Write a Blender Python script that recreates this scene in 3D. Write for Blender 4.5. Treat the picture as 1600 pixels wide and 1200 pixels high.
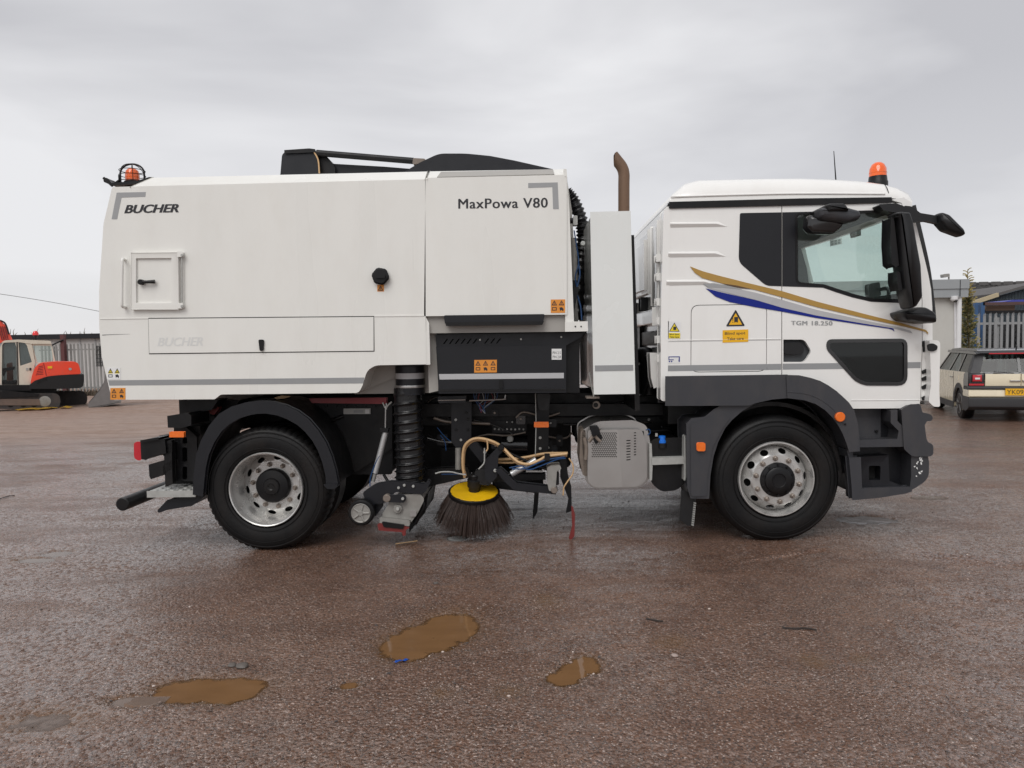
import bpy, bmesh, math, random
import numpy as np
from mathutils import Vector, Matrix, Euler, noise
random.seed(7)
for o in list(bpy.data.objects): bpy.data.objects.remove(o)
SC = bpy.context.scene
C = SC.collection
R = math.radians
# ------------------------------------------------------------ camera
F = 1150.0; D = 5.70; H = 1.585
yaw, pitch, roll = math.atan(25/F), math.atan(60/F), R(1.0)
RM = Matrix.Rotation(yaw, 3, 'Z') @ Matrix.Rotation(math.pi/2 - pitch, 3, 'X') @ Matrix.Rotation(-roll, 3, 'Z')
CAM = Vector((0, -D, H))
cd = bpy.data.cameras.new('camera'); cam = bpy.data.objects.new('camera', cd); C.objects.link(cam)
cd.sensor_width = 36; cd.lens = F/1600*36; cd.clip_end = 3000; cd.clip_start = 0.05
cam.matrix_world = Matrix.Translation(CAM) @ RM.to_4x4()
SC.camera = cam
# ------------------------------------------------------------ light
SUN_EL, SUN_AZ = R(48), R(200)      # azimuth clockwise from +Y
w = bpy.data.worlds.new("World"); SC.world = w; w.use_nodes = True
nt = w.node_tree; nt.nodes.clear()
def N(t, ty, **k):
    n = t.nodes.new(ty)
    for a, b in k.items():
        if a in ('op',): n.operation = b
        else: setattr(n, a, b)
    return n
out = N(nt, 'ShaderNodeOutputWorld'); bg = N(nt, 'ShaderNodeBackground')
sky = N(nt, 'ShaderNodeTexSky'); sky.sky_type = 'NISHITA'; sky.sun_disc = False
sky.sun_elevation = SUN_EL; sky.sun_rotation = SUN_AZ
bgs = N(nt, 'ShaderNodeBackground'); bgs.inputs['Strength'].default_value = 0.05
nt.links.new(sky.outputs[0], bgs.inputs[0])
tc = N(nt, 'ShaderNodeTexCoord'); mp = N(nt, 'ShaderNodeMapping'); mp.inputs['Scale'].default_value = (1.0, 1.0, 3.2)
mp.inputs['Location'].default_value = (0.35, 0.2, 0.1)
n1 = N(nt, 'ShaderNodeTexNoise'); n1.inputs['Scale'].default_value = 1.7; n1.inputs['Detail'].default_value = 5; n1.inputs['Roughness'].default_value = .48
n1.inputs['Distortion'].default_value = .35
nt.links.new(tc.outputs['Generated'], mp.inputs[0]); nt.links.new(mp.outputs[0], n1.inputs[0])
cr = N(nt, 'ShaderNodeValToRGB')
cr.color_ramp.elements[0].position = .34; cr.color_ramp.elements[0].color = (.445, .443, .462, 1)
cr.color_ramp.elements[1].position = .64; cr.color_ramp.elements[1].color = (.675, .672, .683, 1)
nt.links.new(n1.outputs[0], cr.inputs[0])
# brighter, even veil towards the horizon
sx = N(nt, 'ShaderNodeSeparateXYZ'); nt.links.new(tc.outputs['Generated'], sx.inputs[0])
mr = N(nt, 'ShaderNodeMapRange'); mr.inputs[1].default_value = 0.0; mr.inputs[2].default_value = .30; mr.inputs[3].default_value = .75; mr.inputs[4].default_value = 0.0
nt.links.new(sx.outputs[2], mr.inputs[0])
mx = N(nt, 'ShaderNodeMix'); mx.data_type = 'RGBA'
nt.links.new(mr.outputs[0], mx.inputs[0]); nt.links.new(cr.outputs[0], mx.inputs[6]); mx.inputs[7].default_value = (.655, .651, .664, 1)
nt.links.new(mx.outputs[2], bg.inputs[0]); bg.inputs[1].default_value = 1.11
ad = N(nt, 'ShaderNodeAddShader'); nt.links.new(bg.outputs[0], ad.inputs[0]); nt.links.new(bgs.outputs[0], ad.inputs[1])
# the blue sky above the cloud deck only seeps through
bgs.inputs['Strength'].default_value = 0.006
nt.links.new(ad.outputs[0], out.inputs[0])
sd = bpy.data.lights.new('sun', 'SUN'); so = bpy.data.objects.new('sun', sd); C.objects.link(so)
sd.energy = 1.5; sd.angle = R(40); sd.color = (1, .98, .95)
sdir = Vector((math.sin(SUN_AZ)*math.cos(SUN_EL), math.cos(SUN_AZ)*math.cos(SUN_EL), math.sin(SUN_EL)))
so.rotation_euler = sdir.to_track_quat('Z', 'Y').to_euler()
SC.view_settings.view_transform = 'Standard'; SC.view_settings.look = 'None'
SC.view_settings.gamma = 1; SC.view_settings.exposure = 0.12; SC.view_settings.use_curve_mapping = False
SC.render.engine = 'CYCLES'
SC.cycles.max_bounces = 8; SC.cycles.transparent_max_bounces = 12
SC.cycles.use_denoising = True

# ------------------------------------------------------------ pixel -> place (surveying the photograph)
def ray(u, v): return RM @ Vector(((u-800)/F, -(v-600)/F, -1))
FM = Matrix.Identity(4)      # frame a thing is surveyed in (turned about the vertical)
def W(u, v, y):
    d = FM.to_3x3().inverted() @ ray(u, v); c = FM.inverted() @ CAM; t = (y-c.y)/d.y
    return c + d*t
def set_frame(deg=0.0):
    global FM
    FM = Matrix.Translation((0, -D, 0)) @ Matrix.Rotation(R(deg), 4, 'Z') @ Matrix.Translation((0, D, 0)) if deg else Matrix.Identity(4)
def G(u, v, z=0.0):
    d = ray(u, v); t = (z-H)/d.z
    return CAM + d*t

# ------------------------------------------------------------ materials
MATS = {}
def mat(name, col, rough=.5, metal=0, noise_amt=.08, nscale=6, bump=0, bscale=80, spec=.5, coat=0, dirt=None, dirt_amt=0, emit=None, detail=4, coord='pos', stretch=(1,1,1), rvar=.08):
    m = bpy.data.materials.new(name); m.use_nodes = True; t = m.node_tree; b = t.nodes['Principled BSDF']
    b.inputs['Roughness'].default_value = rough; b.inputs['Metallic'].default_value = metal
    b.inputs['Specular IOR Level'].default_value = spec; b.inputs['Coat Weight'].default_value = coat; b.inputs['Coat Roughness'].default_value = .08
    g = N(t, 'ShaderNodeNewGeometry') if coord == 'pos' else N(t, 'ShaderNodeTexCoord')
    src = g.outputs['Position'] if coord == 'pos' else g.outputs['Object']
    mpn = N(t, 'ShaderNodeMapping'); mpn.inputs['Scale'].default_value = stretch; t.links.new(src, mpn.inputs[0]); src = mpn.outputs[0]
    nz = N(t, 'ShaderNodeTexNoise'); nz.inputs['Scale'].default_value = nscale; nz.inputs['Detail'].default_value = detail
    t.links.new(src, nz.inputs[0])
    mxn = N(t, 'ShaderNodeMix'); mxn.data_type = 'RGBA'
    c = Vector(col[:3])
    lo = c*(1-noise_amt); hi = c*(1+noise_amt)
    mxn.inputs[6].default_value = (*lo, 1); mxn.inputs[7].default_value = (*[min(x, .95) for x in hi], 1)
    t.links.new(nz.outputs[0], mxn.inputs[0]); cur = mxn.outputs[2]
    if dirt:
        n2 = N(t, 'ShaderNodeTexNoise'); n2.inputs['Scale'].default_value = 3.1; n2.inputs['Detail'].default_value = 8; n2.inputs['Roughness'].default_value = .65
        mp2 = N(t, 'ShaderNodeMapping'); mp2.inputs['Scale'].default_value = (1.6, 1.6, .7); t.links.new(g.outputs[0] if coord != 'pos' else g.outputs['Position'], mp2.inputs[0]); t.links.new(mp2.outputs[0], n2.inputs[0])
        r2 = N(t, 'ShaderNodeMapRange'); r2.inputs[1].default_value = .45; r2.inputs[2].default_value = .8; r2.inputs[3].default_value = 0; r2.inputs[4].default_value = dirt_amt
        t.links.new(n2.outputs[0], r2.inputs[0])
        m2 = N(t, 'ShaderNodeMix'); m2.data_type = 'RGBA'; t.links.new(r2.outputs[0], m2.inputs[0]); t.links.new(cur, m2.inputs[6]); m2.inputs[7].default_value = (*dirt, 1)
        cur = m2.outputs[2]
    t.links.new(cur, b.inputs['Base Color'])
    rr = N(t, 'ShaderNodeMapRange'); rr.inputs[1].default_value = .3; rr.inputs[2].default_value = .7; rr.inputs[3].default_value = max(0, rough-rvar); rr.inputs[4].default_value = min(1, rough+rvar)
    t.links.new(nz.outputs[0], rr.inputs[0]); t.links.new(rr.outputs[0], b.inputs['Roughness'])
    if bump:
        nb = N(t, 'ShaderNodeTexNoise'); nb.inputs['Scale'].default_value = bscale; nb.inputs['Detail'].default_value = 3; t.links.new(src, nb.inputs[0])
        bp = N(t, 'ShaderNodeBump'); bp.inputs['Strength'].default_value = bump; bp.inputs['Distance'].default_value = .01
        t.links.new(nb.outputs[0], bp.inputs['Height']); t.links.new(bp.outputs[0], b.inputs['Normal'])
    if emit: b.inputs['Emission Color'].default_value = (*emit, 1); b.inputs['Emission Strength'].default_value = 1
    MATS[name] = m
    return m
def glass(name, tint, rough=.03, transp=.8, base=(.02,.02,.02)):
    m = bpy.data.materials.new(name); m.use_nodes = True; t = m.node_tree; t.nodes.clear()
    o = N(t, 'ShaderNodeOutputMaterial'); tr = N(t, 'ShaderNodeBsdfTransparent'); tr.inputs[0].default_value = (*tint, 1)
    gl = N(t, 'ShaderNodeBsdfGlossy'); gl.inputs['Roughness'].default_value = rough
    df = N(t, 'ShaderNodeBsdfDiffuse'); df.inputs[0].default_value = (*base, 1)
    fr = N(t, 'ShaderNodeFresnel'); gb_ = N(t, 'ShaderNodeNewGeometry'); ir = N(t, 'ShaderNodeMapRange'); ir.inputs[3].default_value = 1.5; ir.inputs[4].default_value = 1/1.5; t.links.new(gb_.outputs['Backfacing'], ir.inputs[0]); t.links.new(ir.outputs[0], fr.inputs[0])
    # wet specks and grime on the pane
    nz = N(t, 'ShaderNodeTexNoise'); nz.inputs['Scale'].default_value = 90; g = N(t, 'ShaderNodeNewGeometry'); t.links.new(g.outputs['Position'], nz.inputs[0])
    r = N(t, 'ShaderNodeMapRange'); r.inputs[1].default_value = .45; r.inputs[2].default_value = .75; r.inputs[3].default_value = 1-transp; r.inputs[4].default_value = 1-transp+.04
    t.links.new(nz.outputs[0], r.inputs[0])
    m1 = N(t, 'ShaderNodeMixShader'); t.links.new(r.outputs[0], m1.inputs[0]); t.links.new(tr.outputs[0], m1.inputs[1]); t.links.new(df.outputs[0], m1.inputs[2])
    m2 = N(t, 'ShaderNodeMixShader'); t.links.new(fr.outputs[0], m2.inputs[0]); t.links.new(m1.outputs[0], m2.inputs[1]); t.links.new(gl.outputs[0], m2.inputs[2])
    t.links.new(m2.outputs[0], o.inputs[0]); MATS[name] = m; return m
P_WHITE = mat('white_paint', (.785, .775, .735), .30, noise_amt=.045, nscale=1.6, stretch=(2.4, 2.4, .22), coat=.35, dirt=(.5,.45,.38), dirt_amt=.13, bump=.03, bscale=5, rvar=.06)
P_CAB = mat('cab_white_paint', (.84, .83, .805), .2, noise_amt=.03, nscale=2, coat=.6, dirt=(.5,.45,.38), dirt_amt=.12, rvar=.04)
P_CABINET = mat('cabinet_white_paint', (.76, .775, .755), .25, noise_amt=.03, nscale=2, coat=.5, dirt=(.5,.45,.38), dirt_amt=.1)
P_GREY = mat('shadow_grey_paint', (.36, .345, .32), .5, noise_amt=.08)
P_DECAL = mat('grey_decal', (.33, .335, .34), .4, noise_amt=.05)
P_STRIPE = mat('reflective_stripe', (.30, .305, .31), .35, noise_amt=.06, nscale=12, metal=.1)
P_DTEXT = mat('dark_grey_lettering', (.035, .035, .04), .45, spec=.3)
P_GHOST = mat('pale_lettering', (.68, .68, .66), .35)
P_GOLD = mat('gold_decal', (.42, .25, .055), .35, noise_amt=.15, nscale=8)
P_BLUE = mat('blue_decal', (.008, .02, .22), .4, spec=.25)
P_SILV = mat('silver_decal', (.46, .46, .47), .35)
P_BLACK = mat('black_paint', (.006, .006, .007), .42, noise_amt=.3, nscale=14, dirt=(.03,.025,.021), dirt_amt=.45, bump=.05, spec=.3)
P_BGLOSS = mat('black_gloss', (.011, .011, .012), .14, noise_amt=.1, coat=.5)
P_CHAR = mat('charcoal_paint', (.011, .0115, .0145), .38, spec=.35, noise_amt=.1, nscale=10, bump=.04, bscale=60)
P_PLAS = mat('grey_plastic', (.038, .039, .045), .46, noise_amt=.08, nscale=10, bump=.08, bscale=300, dirt=(.12,.1,.085), dirt_amt=.25)
P_MIRR = mat('black_plastic', (.010, .010, .011), .4, spec=.4, noise_amt=.15, nscale=20, bump=.1, bscale=250)
P_RUB = mat('tyre_rubber', (.0065, .0065, .007), .5, noise_amt=.4, nscale=5, bump=.15, bscale=45, dirt=(.030,.023,.019), dirt_amt=.45, spec=.28)
P_HOSE = mat('hose_rubber', (.008, .008, .009), .3, noise_amt=.2, nscale=12)
P_RIM = mat('rim_silver', (.60, .595, .58), .3, metal=.6, noise_amt=.12, nscale=14, dirt=(.2,.15,.11), dirt_amt=.4)
P_NUT = mat('nut_steel', (.26, .22, .19), .45, metal=.6, noise_amt=.3, nscale=60)
P_STEEL = mat('bare_steel', (.46, .45, .44), .35, metal=.8, noise_amt=.1, nscale=9)
P_CYL = mat('silver_cylinder', (.55, .55, .55), .3, metal=.5, noise_amt=.08)
P_GALV = mat('galvanised', (.42, .42, .40), .5, metal=.3, noise_amt=.2, nscale=30)
P_CAST = mat('cast_grey', (.30, .29, .27), .55, metal=.3, noise_amt=.25, nscale=25, dirt=(.12,.09,.07), dirt_amt=.5)
P_SHIELD = mat('heat_shield', (.43, .415, .40), .34, metal=.75, noise_amt=.08, nscale=5, bump=.03, bscale=40)
P_RUST = mat('rusty_steel', (.175, .105, .066), .65, metal=.25, noise_amt=.35, nscale=9, stretch=(1,1,.12))
P_DRUST = mat('rusty_bracket', (.22, .18, .15), .6, metal=.3, noise_amt=.4, nscale=30)
P_YEL = mat('yellow_paint', (.80, .47, .005), .45, noise_amt=.08, nscale=20, dirt=(.2,.12,.03), dirt_amt=.4)
P_BRIS = mat('bristle_brown', (.05, .032, .026), .5, noise_amt=.5, nscale=60)
P_CREAM = mat('cream_hose', (.60, .39, .20), .45, noise_amt=.12, nscale=12)
P_RED = mat('red_rubber', (.17, .022, .02), .45, noise_amt=.15, nscale=20)
P_DRED = mat('dark_red_beam', (.16, .008, .012), .45)
P_LRED = mat('red_lens', (.5, .008, .02), .12, coat=.6)
P_AMB = mat('amber_lens', (.85, .16, .008), .15, coat=.7, noise_amt=.15, nscale=60)
P_ORB = mat('beacon_orange', (.92, .13, .008), .08, coat=.8, noise_amt=.1, nscale=40)
P_BCAP = mat('blue_cap', (.01, .17, .72), .35)
P_BCAB = mat('blue_cable', (.012, .055, .16), .4)
P_LABEL = mat('orange_label', (.72, .27, .035), .45)
P_LYEL = mat('amber_label', (.84, .45, .01), .45)
P_YSIGN = mat('yellow_label', (.80, .62, .02), .45)
P_LWHITE = mat('white_label', (.78, .78, .77), .4)
P_INT = mat('cab_trim_grey', (.075, .08, .085), .8, noise_amt=.1, bump=.1, bscale=200)
P_INTD = mat('cab_trim_dark', (.02, .021, .022), .75)
GL_T = glass('tinted_pane', (.925, .985, .965), transp=.97, base=(.38,.45,.43))
GL_D = glass('dark_pane', (.45, .5, .5), transp=.9)
SLOT = mat('slot_black', (.006, .006, .006), .8)

# ------------------------------------------------------------ objects
WL = {}
def put(name, bm, m, parent=None, smooth=True, ang=32, caps=True):
    """link a bmesh (world coordinates) as one mesh object with its origin at its own centre"""
    bm.transform(FM)
    if caps: bmesh.ops.recalc_face_normals(bm, faces=bm.faces)
    vs = [v.co for v in bm.verts]
    mn = Vector((min(v.x for v in vs), min(v.y for v in vs), min(v.z for v in vs)))
    mxx = Vector((max(v.x for v in vs), max(v.y for v in vs), max(v.z for v in vs)))
    c = Vector(((mn.x+mxx.x)/2, (mn.y+mxx.y)/2, mn.z))
    bmesh.ops.translate(bm, verts=bm.verts, vec=-c)
    me = bpy.data.meshes.new(name); bm.to_mesh(me); bm.free()
    me.materials.append(m)
    if smooth:
        me.polygons.foreach_set('use_smooth', [True]*len(me.polygons)); me.set_sharp_from_angle(angle=R(ang))
    o = bpy.data.objects.new(name, me); C.objects.link(o)
    if parent: o.parent = parent; o.location = c - WL[parent]
    else: o.location = c
    WL[o] = c
    return o
def tag(o, label=None, cat=None, group=None, kind=None):
    for k, v in (('label', label), ('category', cat), ('group', group), ('kind', kind)):
        if v: o[k] = v
    return o
def thing(name, loc, label, cat, group=None):
    o = bpy.data.objects.new(name, None); C.objects.link(o); o.location = loc; o.empty_display_size = .2
    WL[o] = Vector(loc); return tag(o, label, cat, group)
def sharp_bevel(bm, off, seg=2, ang=28):
    bm.normal_update()
    es = [e for e in bm.edges if len(e.link_faces) == 2 and e.calc_face_angle(0) > R(ang)]
    if es and off > 0: bmesh.ops.bevel(bm, geom=es, offset=off, segments=seg, profile=.6, affect='EDGES', clamp_overlap=True)
def rnd(pts, r, n=4):
    """round the corners of a polygon (r: one radius or one per corner)"""
    out = []
    k = len(pts)
    for i, p in enumerate(pts):
        ri = r[i] if isinstance(r, (list, tuple)) else r
        p = Vector(p); a = Vector(pts[i-1]); b = Vector(pts[(i+1) % k])
        if ri <= 0: out.append(tuple(p)); continue
        da, db = a-p, b-p
        t = min(ri, da.length*.48, db.length*.48)
        s, e = p+da.normalized()*t, p+db.normalized()*t
        for j in range(n+1):
            q = j/n; out.append(tuple(s*(1-q)**2+p*2*q*(1-q)+e*q*q))
    return out
def plate_bm(loops, y0, y1, yr=None):
    """loops of pixels (first outline, then holes) surveyed on plane yr -> slab from y0 to y1"""
    if yr is None: yr = y0
    L = [[W(u, v, yr) for u, v in lp] for lp in loops]
    return slab([[(p.x, p.z) for p in lp] for lp in L], y0, y1)
def slab(loops, y0, y1):
    bm = bmesh.new(); rings = []
    for lp in loops:
        rings.append(([bm.verts.new((x, y0, z)) for x, z in lp], [bm.verts.new((x, y1, z)) for x, z in lp]))
    if len(loops) == 1:
        bm.faces.new(rings[0][0]); bm.faces.new(rings[0][1][::-1])
    else:
        for s in (0, 1):
            es = []
            for rg in rings:
                r_ = rg[s]; es += [bm.edges.new((r_[i], r_[(i+1) % len(r_)])) for i in range(len(r_))]
            bmesh.ops.triangle_fill(bm, use_beauty=True, use_dissolve=False, edges=es, normal=(0, 1, 0))
    for a, b in rings:
        for i in range(len(a)):
            j = (i+1) % len(a); bm.faces.new((a[i], a[j], b[j], b[i]))
    return bm
def prism(name, pts, y0, y1, m, parent=None, bev=.004, holes=None, yr=None, seg=2):
    bm = plate_bm([pts]+(holes or []), y0, y1, yr)
    if bev: sharp_bevel(bm, bev, seg)
    return put(name, bm, m, parent)
def rect(u0, v0, u1, v1, sl=0.0):
    """pixel rectangle; sl = rise of its top/bottom edges per pixel"""
    d = (u1-u0)*sl
    return [(u0, v0), (u1, v0+d), (u1, v1+d), (u0, v1)]
def lathe_bm(prof, c, axis='Y', seg=48, rmod=None, caps=True):
    """prof: (along, radius)"""
    bm = bmesh.new(); rings = []
    for a, r in prof:
        ring = []
        for i in range(seg):
            th = 2*math.pi*i/seg; rr = r*(rmod(i, a, r) if rmod else 1)
            s, co = math.sin(th)*rr, math.cos(th)*rr
            p = {'Y': (s, a, co), 'Z': (s, co, a), 'X': (a, s, co)}[axis]
            ring.append(bm.verts.new(Vector(c)+Vector(p)))
        rings.append(ring)
    for k in range(len(rings)-1):
        for i in range(seg):
            j = (i+1) % seg; bm.faces.new((rings[k][i], rings[k][j], rings[k+1][j], rings[k+1][i]))
    if caps: bm.faces.new(rings[0]); bm.faces.new(rings[-1][::-1])
    return bm
def lathe(name, prof, c, m, parent=None, axis='Y', seg=48, rmod=None, M=None):
    bm = lathe_bm(prof, c, axis, seg, rmod)
    if M is not None: bm.transform(M)
    return put(name, bm, m, parent)
def smooth_path(pts, n=6):
    P = [Vector(p) for p in pts]
    if len(P) < 3: return P
    P = [P[0]*2-P[1]] + P + [P[-1]*2-P[-2]]
    out = []
    for i in range(1, len(P)-2):
        for j in range(n):
            t = j/n; a, b, c, d = P[i-1:i+3]
            out.append(.5*((2*b)+(c-a)*t+(2*a-5*b+4*c-d)*t*t+(3*b-a-3*c+d)*t**3))
    out.append(P[-2]); return out
def tube_bm(pts, r, seg=8, rf=None):
    P = [Vector(p) for p in pts]; bm = bmesh.new(); prev = None; rings = []
    nrm = None
    for i, p in enumerate(P):
        t = (P[min(i+1, len(P)-1)]-P[max(i-1, 0)]).normalized()
        if nrm is None:
            nrm = t.orthogonal().normalized()
        nrm = (nrm - t*nrm.dot(t)).normalized(); bn = t.cross(nrm)
        rr = rf(i/(len(P)-1)) if rf else r
        rings.append([bm.verts.new(p+nrm*math.cos(2*math.pi*k/seg)*rr+bn*math.sin(2*math.pi*k/seg)*rr) for k in range(seg)])
    for k in range(len(rings)-1):
        for i in range(seg):
            j = (i+1) % seg; bm.faces.new((rings[k][i], rings[k][j], rings[k+1][j], rings[k+1][i]))
    bm.faces.new(rings[0]); bm.faces.new(rings[-1][::-1]); return bm
def tube(name, pts, r, m, parent=None, seg=8, sm=0, rf=None):
    if sm: pts = smooth_path(pts, sm)
    return put(name, tube_bm(pts, r, seg, rf), m, parent, ang=50)
def ptube(name, pts, y, r, m, parent=None, seg=8, sm=5, rf=None):
    """tube along pixels; each point may carry its own y"""
    return tube(name, [W(p[0], p[1], p[2] if len(p) > 2 else y) for p in pts], r, m, parent, seg, sm, rf)
def inset_px(pts, d):
    """move every corner of a pixel outline inwards along its own normal"""
    n = len(pts); A = sum(pts[i][0]*pts[(i+1) % n][1]-pts[(i+1) % n][0]*pts[i][1] for i in range(n)); out = []
    for i in range(n):
        a, b, c = Vector(pts[i-1]), Vector(pts[i]), Vector(pts[(i+1) % n])
        t = (c-a)
        t = t.normalized() if t.length > 1e-6 else Vector((1, 0)); nn = Vector((-t.y, t.x))*(1 if A > 0 else -1)
        out.append(tuple(b+nn*d))
    return out
def pillow(name, pts, y0, y1, m, par, d=4.0, dy=.05, yr=None, rr=3, n=5, back=.5):
    """moulded housing: outline at full size in the middle, rounding off towards both faces"""
    yr = y0 if yr is None else yr; P_ = rnd(pts, rr, 3); loops = []
    for i in range(n+1):
        a = math.pi/2*i/n; loops.append([(W(u, v, yr), y0+dy*(1-math.sin(a))) for u, v in inset_px(P_, d*(1-math.cos(math.pi/2-a)) if False else d*(1-math.sin(a)) if False else d*(1-math.sqrt(max(0, 1-(1-i/n)**2))))])
        loops[-1] = [Vector((p.x, y0+dy*i/n, p.z)) for p, _ in loops[-1]]
    for i in range(1, n+1):
        q = i/n; loops.append([Vector((p.x, y1-dy*back*(1-q), p.z)) for p in [W(u, v, yr) for u, v in inset_px(P_, d*back*(1-math.sqrt(max(0, 1-q*q))))]])
    return put(name, loft_bm(loops), m, par, ang=55)
def cyl(name, u, v, r, y0, y1, m, parent=None, seg=24, ch=.15, axis='Y'):
    c = W(u, v, y0); k = r*ch; L = abs(y1-y0)
    return lathe(name, [(0, r-k), (k, r), (L-k, r), (L, r-k)], c, m, parent, 'Y', seg)
def box_bm(x0, y0, z0, x1, y1, z1):
    return slab([[(x0, z0), (x1, z0), (x1, z1), (x0, z1)]], y0, y1)
def box(name, x0, y0, z0, x1, y1, z1, m, parent=None, bev=.005):
    bm = box_bm(x0, y0, z0, x1, y1, z1)
    if bev: sharp_bevel(bm, bev)
    return put(name, bm, m, parent)
def loft_bm(loops, caps=True):
    bm = bmesh.new(); rg = [[bm.verts.new(p) for p in l] for l in loops]
    n = len(rg[0])
    for a, b in zip(rg, rg[1:]):
        for i in range(n):
            j = (i+1) % n; bm.faces.new((a[i], a[j], b[j], b[i]))
    if caps: bm.faces.new(rg[0]); bm.faces.new(rg[-1][::-1])
    return bm
def text(name, s, u0, v1, wpx, hpx, y, m, parent=None, slope=0.0, shear=0.0, bold=0.0, space=1.0, fn=None, fat=()):
    cu = bpy.data.curves.new(name, 'FONT'); cu.body = s; cu.size = 1; cu.shear = shear; cu.offset = bold; cu.space_character = space; cu.resolution_u = 3
    cu.extrude = .0
    to = bpy.data.objects.new(name+'_tmp', cu); C.objects.link(to)
    dg = bpy.context.evaluated_depsgraph_get(); me = bpy.data.meshes.new_from_object(to.evaluated_get(dg))
    bpy.data.objects.remove(to)
    bm = bmesh.new(); bm.from_mesh(me); bpy.data.meshes.remove(me)
    xs = [v.co.x for v in bm.verts]; ys = [v.co.y for v in bm.verts]
    x0, x1, y0_, y1_ = min(xs), max(xs), min(ys), max(ys)
    for v in bm.verts:
        a = (v.co.x-x0)/(x1-x0); b = (v.co.y-y0_)/(y1_-y0_)
        if fn: v.co = fn(a, b)
        else: v.co = W(u0+a*wpx, v1-b*hpx+slope*a*wpx, y)
    base = [(f, [v for v in f.verts]) for f in bm.faces]
    for k, dx in enumerate(fat):       # heavier strokes: the outline laid down again a hair to the side
        off = W(dx, 500, y)-W(0, 500, y)+Vector((0, -.00012*(k+1), 0)); mp_ = {}
        for f, vv in base:
            for v in vv:
                if v not in mp_: mp_[v] = bm.verts.new(v.co+off)
            bm.faces.new([mp_[v] for v in vv])
    return put(name, bm, m, parent, smooth=False)
def dup(o, loc=None, rz=0, parent=None, label=None, sc=None):
    c = o.copy(); C.objects.link(c)
    if loc is not None: c.location = loc
    if rz: c.rotation_euler.z += rz
    if parent: c.parent = parent
    if sc: c.scale = sc
    if label: c['label'] = label
    for ch in o.children: dup(ch, parent=c)
    return c

# ============================================================ GROUND
def gbase(x, y):
    """yard falls gently away at the back left"""
    t = min(max((y-7)/13.0, 0), 1); t = t*t*(3-2*t)
    s = min(max((2.0-x)/8.0, 0), 1)
    q = min(max((-x)/1.2, 0), 1)*min(max((y+1.2)/.9, 0), 1); q = q*q*(3-2*q)
    return -0.42*t*s - .030*q
PUD = {  # puddle: blobs surveyed in the photograph (u, v, half width, half depth)
 'a': [(640, 1005, 48, 26), (700, 980, 50, 28), (672, 992, 60, 26)],
 'b': [(300, 1076, 62, 21), (355, 1075, 62, 21), (215, 1093, 40, 9)],
 'c': [(880, 1056, 32, 13), (915, 1036, 26, 17), (898, 1046, 28, 15)],
 'd': [(546, 1068, 20, 9)], 'e': [(855, 938, 24, 13)], 'f': [(690, 1085, 22, 12)], 'g': [(795, 1080, 26, 11)],
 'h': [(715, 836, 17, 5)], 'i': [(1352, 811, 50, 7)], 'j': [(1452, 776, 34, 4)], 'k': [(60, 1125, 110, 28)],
 'l': [(90, 858, 26, 6), (55, 868, 40, 5)], 'm': [(1270, 1033, 22, 12)], 'n': [(1345, 1030, 18, 9)], 'o': [(1050, 1003, 30, 12)],
}
DEEP = {'a': 1.0, 'b': 1.0, 'c': .85, 'd': .55, 'e': .5, 'f': .42, 'g': .45, 'h': .8, 'i': .9, 'j': .8, 'k': .42, 'l': .6, 'm': .42, 'n': .4, 'o': .4}
BL = []
for k, bs in PUD.items():
    for (u, v, ru, rv) in bs:
        c = G(u, v); rx = (G(u+ru, v)-c).length; ry = abs(G(u, v-rv).y-G(u, v+rv).y)/2
        BL.append((k, c.x, c.y, rx, ry, DEEP[k]))
SHALLOW = 'efgmno'     # only damp mud, no standing water
def pfield(x, y, damp=False):
    f = 0
    for k, cx, cy, rx, ry, d in BL:
        if k in SHALLOW:
            if not damp: continue
            d = .5
        dx, dy = (x-cx)/rx, (y-cy)/ry
        q = dx*dx+dy*dy
        if q < 3.5: f = max(f, d*math.exp(-q*1.1))
    return f
TRK_ = [(*G(1400, 862).xy, *G(1760, 905).xy, .16), (*G(1440, 925).xy, *G(1700, 952).xy, .10), (*G(1130, 880).xy, *G(1290, 858).xy, .08)]
def gz(x, y):
    z = gbase(x, y)
    n = noise.noise(Vector((x*.9, y*.9, 0)))*.010 + noise.noise(Vector((x*3.3, y*3.3, 5)))*.004
    if abs(x) < 7 and -3.3 < y < 3:
        n += noise.noise(Vector((x*11, y*11, 9)))*.0035 + noise.noise(Vector((x*31, y*31, 2)))*.0022
        f = pfield(x, y)
        if f > .02:
            keep = max(0, 1-f*2.2); n = n*keep + (noise.noise(Vector((x*7, y*7, 3)))*.007+noise.noise(Vector((x*17, y*17, 3)))*.010+noise.noise(Vector((x*41, y*41, 3)))*.008)*(1-keep)
            f2 = min(1, f*1.7); f2 = f2*f2*(3-2*f2); n -= .030*f2*min(1, .35+f)
    # ridged lug marks pressed into the mud on the right
    for (ax_, ay_, bx_, by_, ww) in TRK_:
        L_ = math.hypot(bx_-ax_, by_-ay_); ux, uy = (bx_-ax_)/L_, (by_-ay_)/L_; al = (x-ax_)*ux+(y-ay_)*uy; ac = -(x-ax_)*uy+(y-ay_)*ux
        if -.1 < al < L_ and abs(ac) < ww: n += (.010*math.sin(ac*62+2*noise.noise(Vector((al*2, 0, ac*3))))-.004)*(1-(ac/ww)**2)*min(1, (al+.1)*2)
    # faint tyre tracks
    n += .004*math.sin((y+.12*x)*9)*max(0, noise.noise(Vector((x*.25, y*.6, 7))))
    return z+n
WATER = -0.0135
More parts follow.
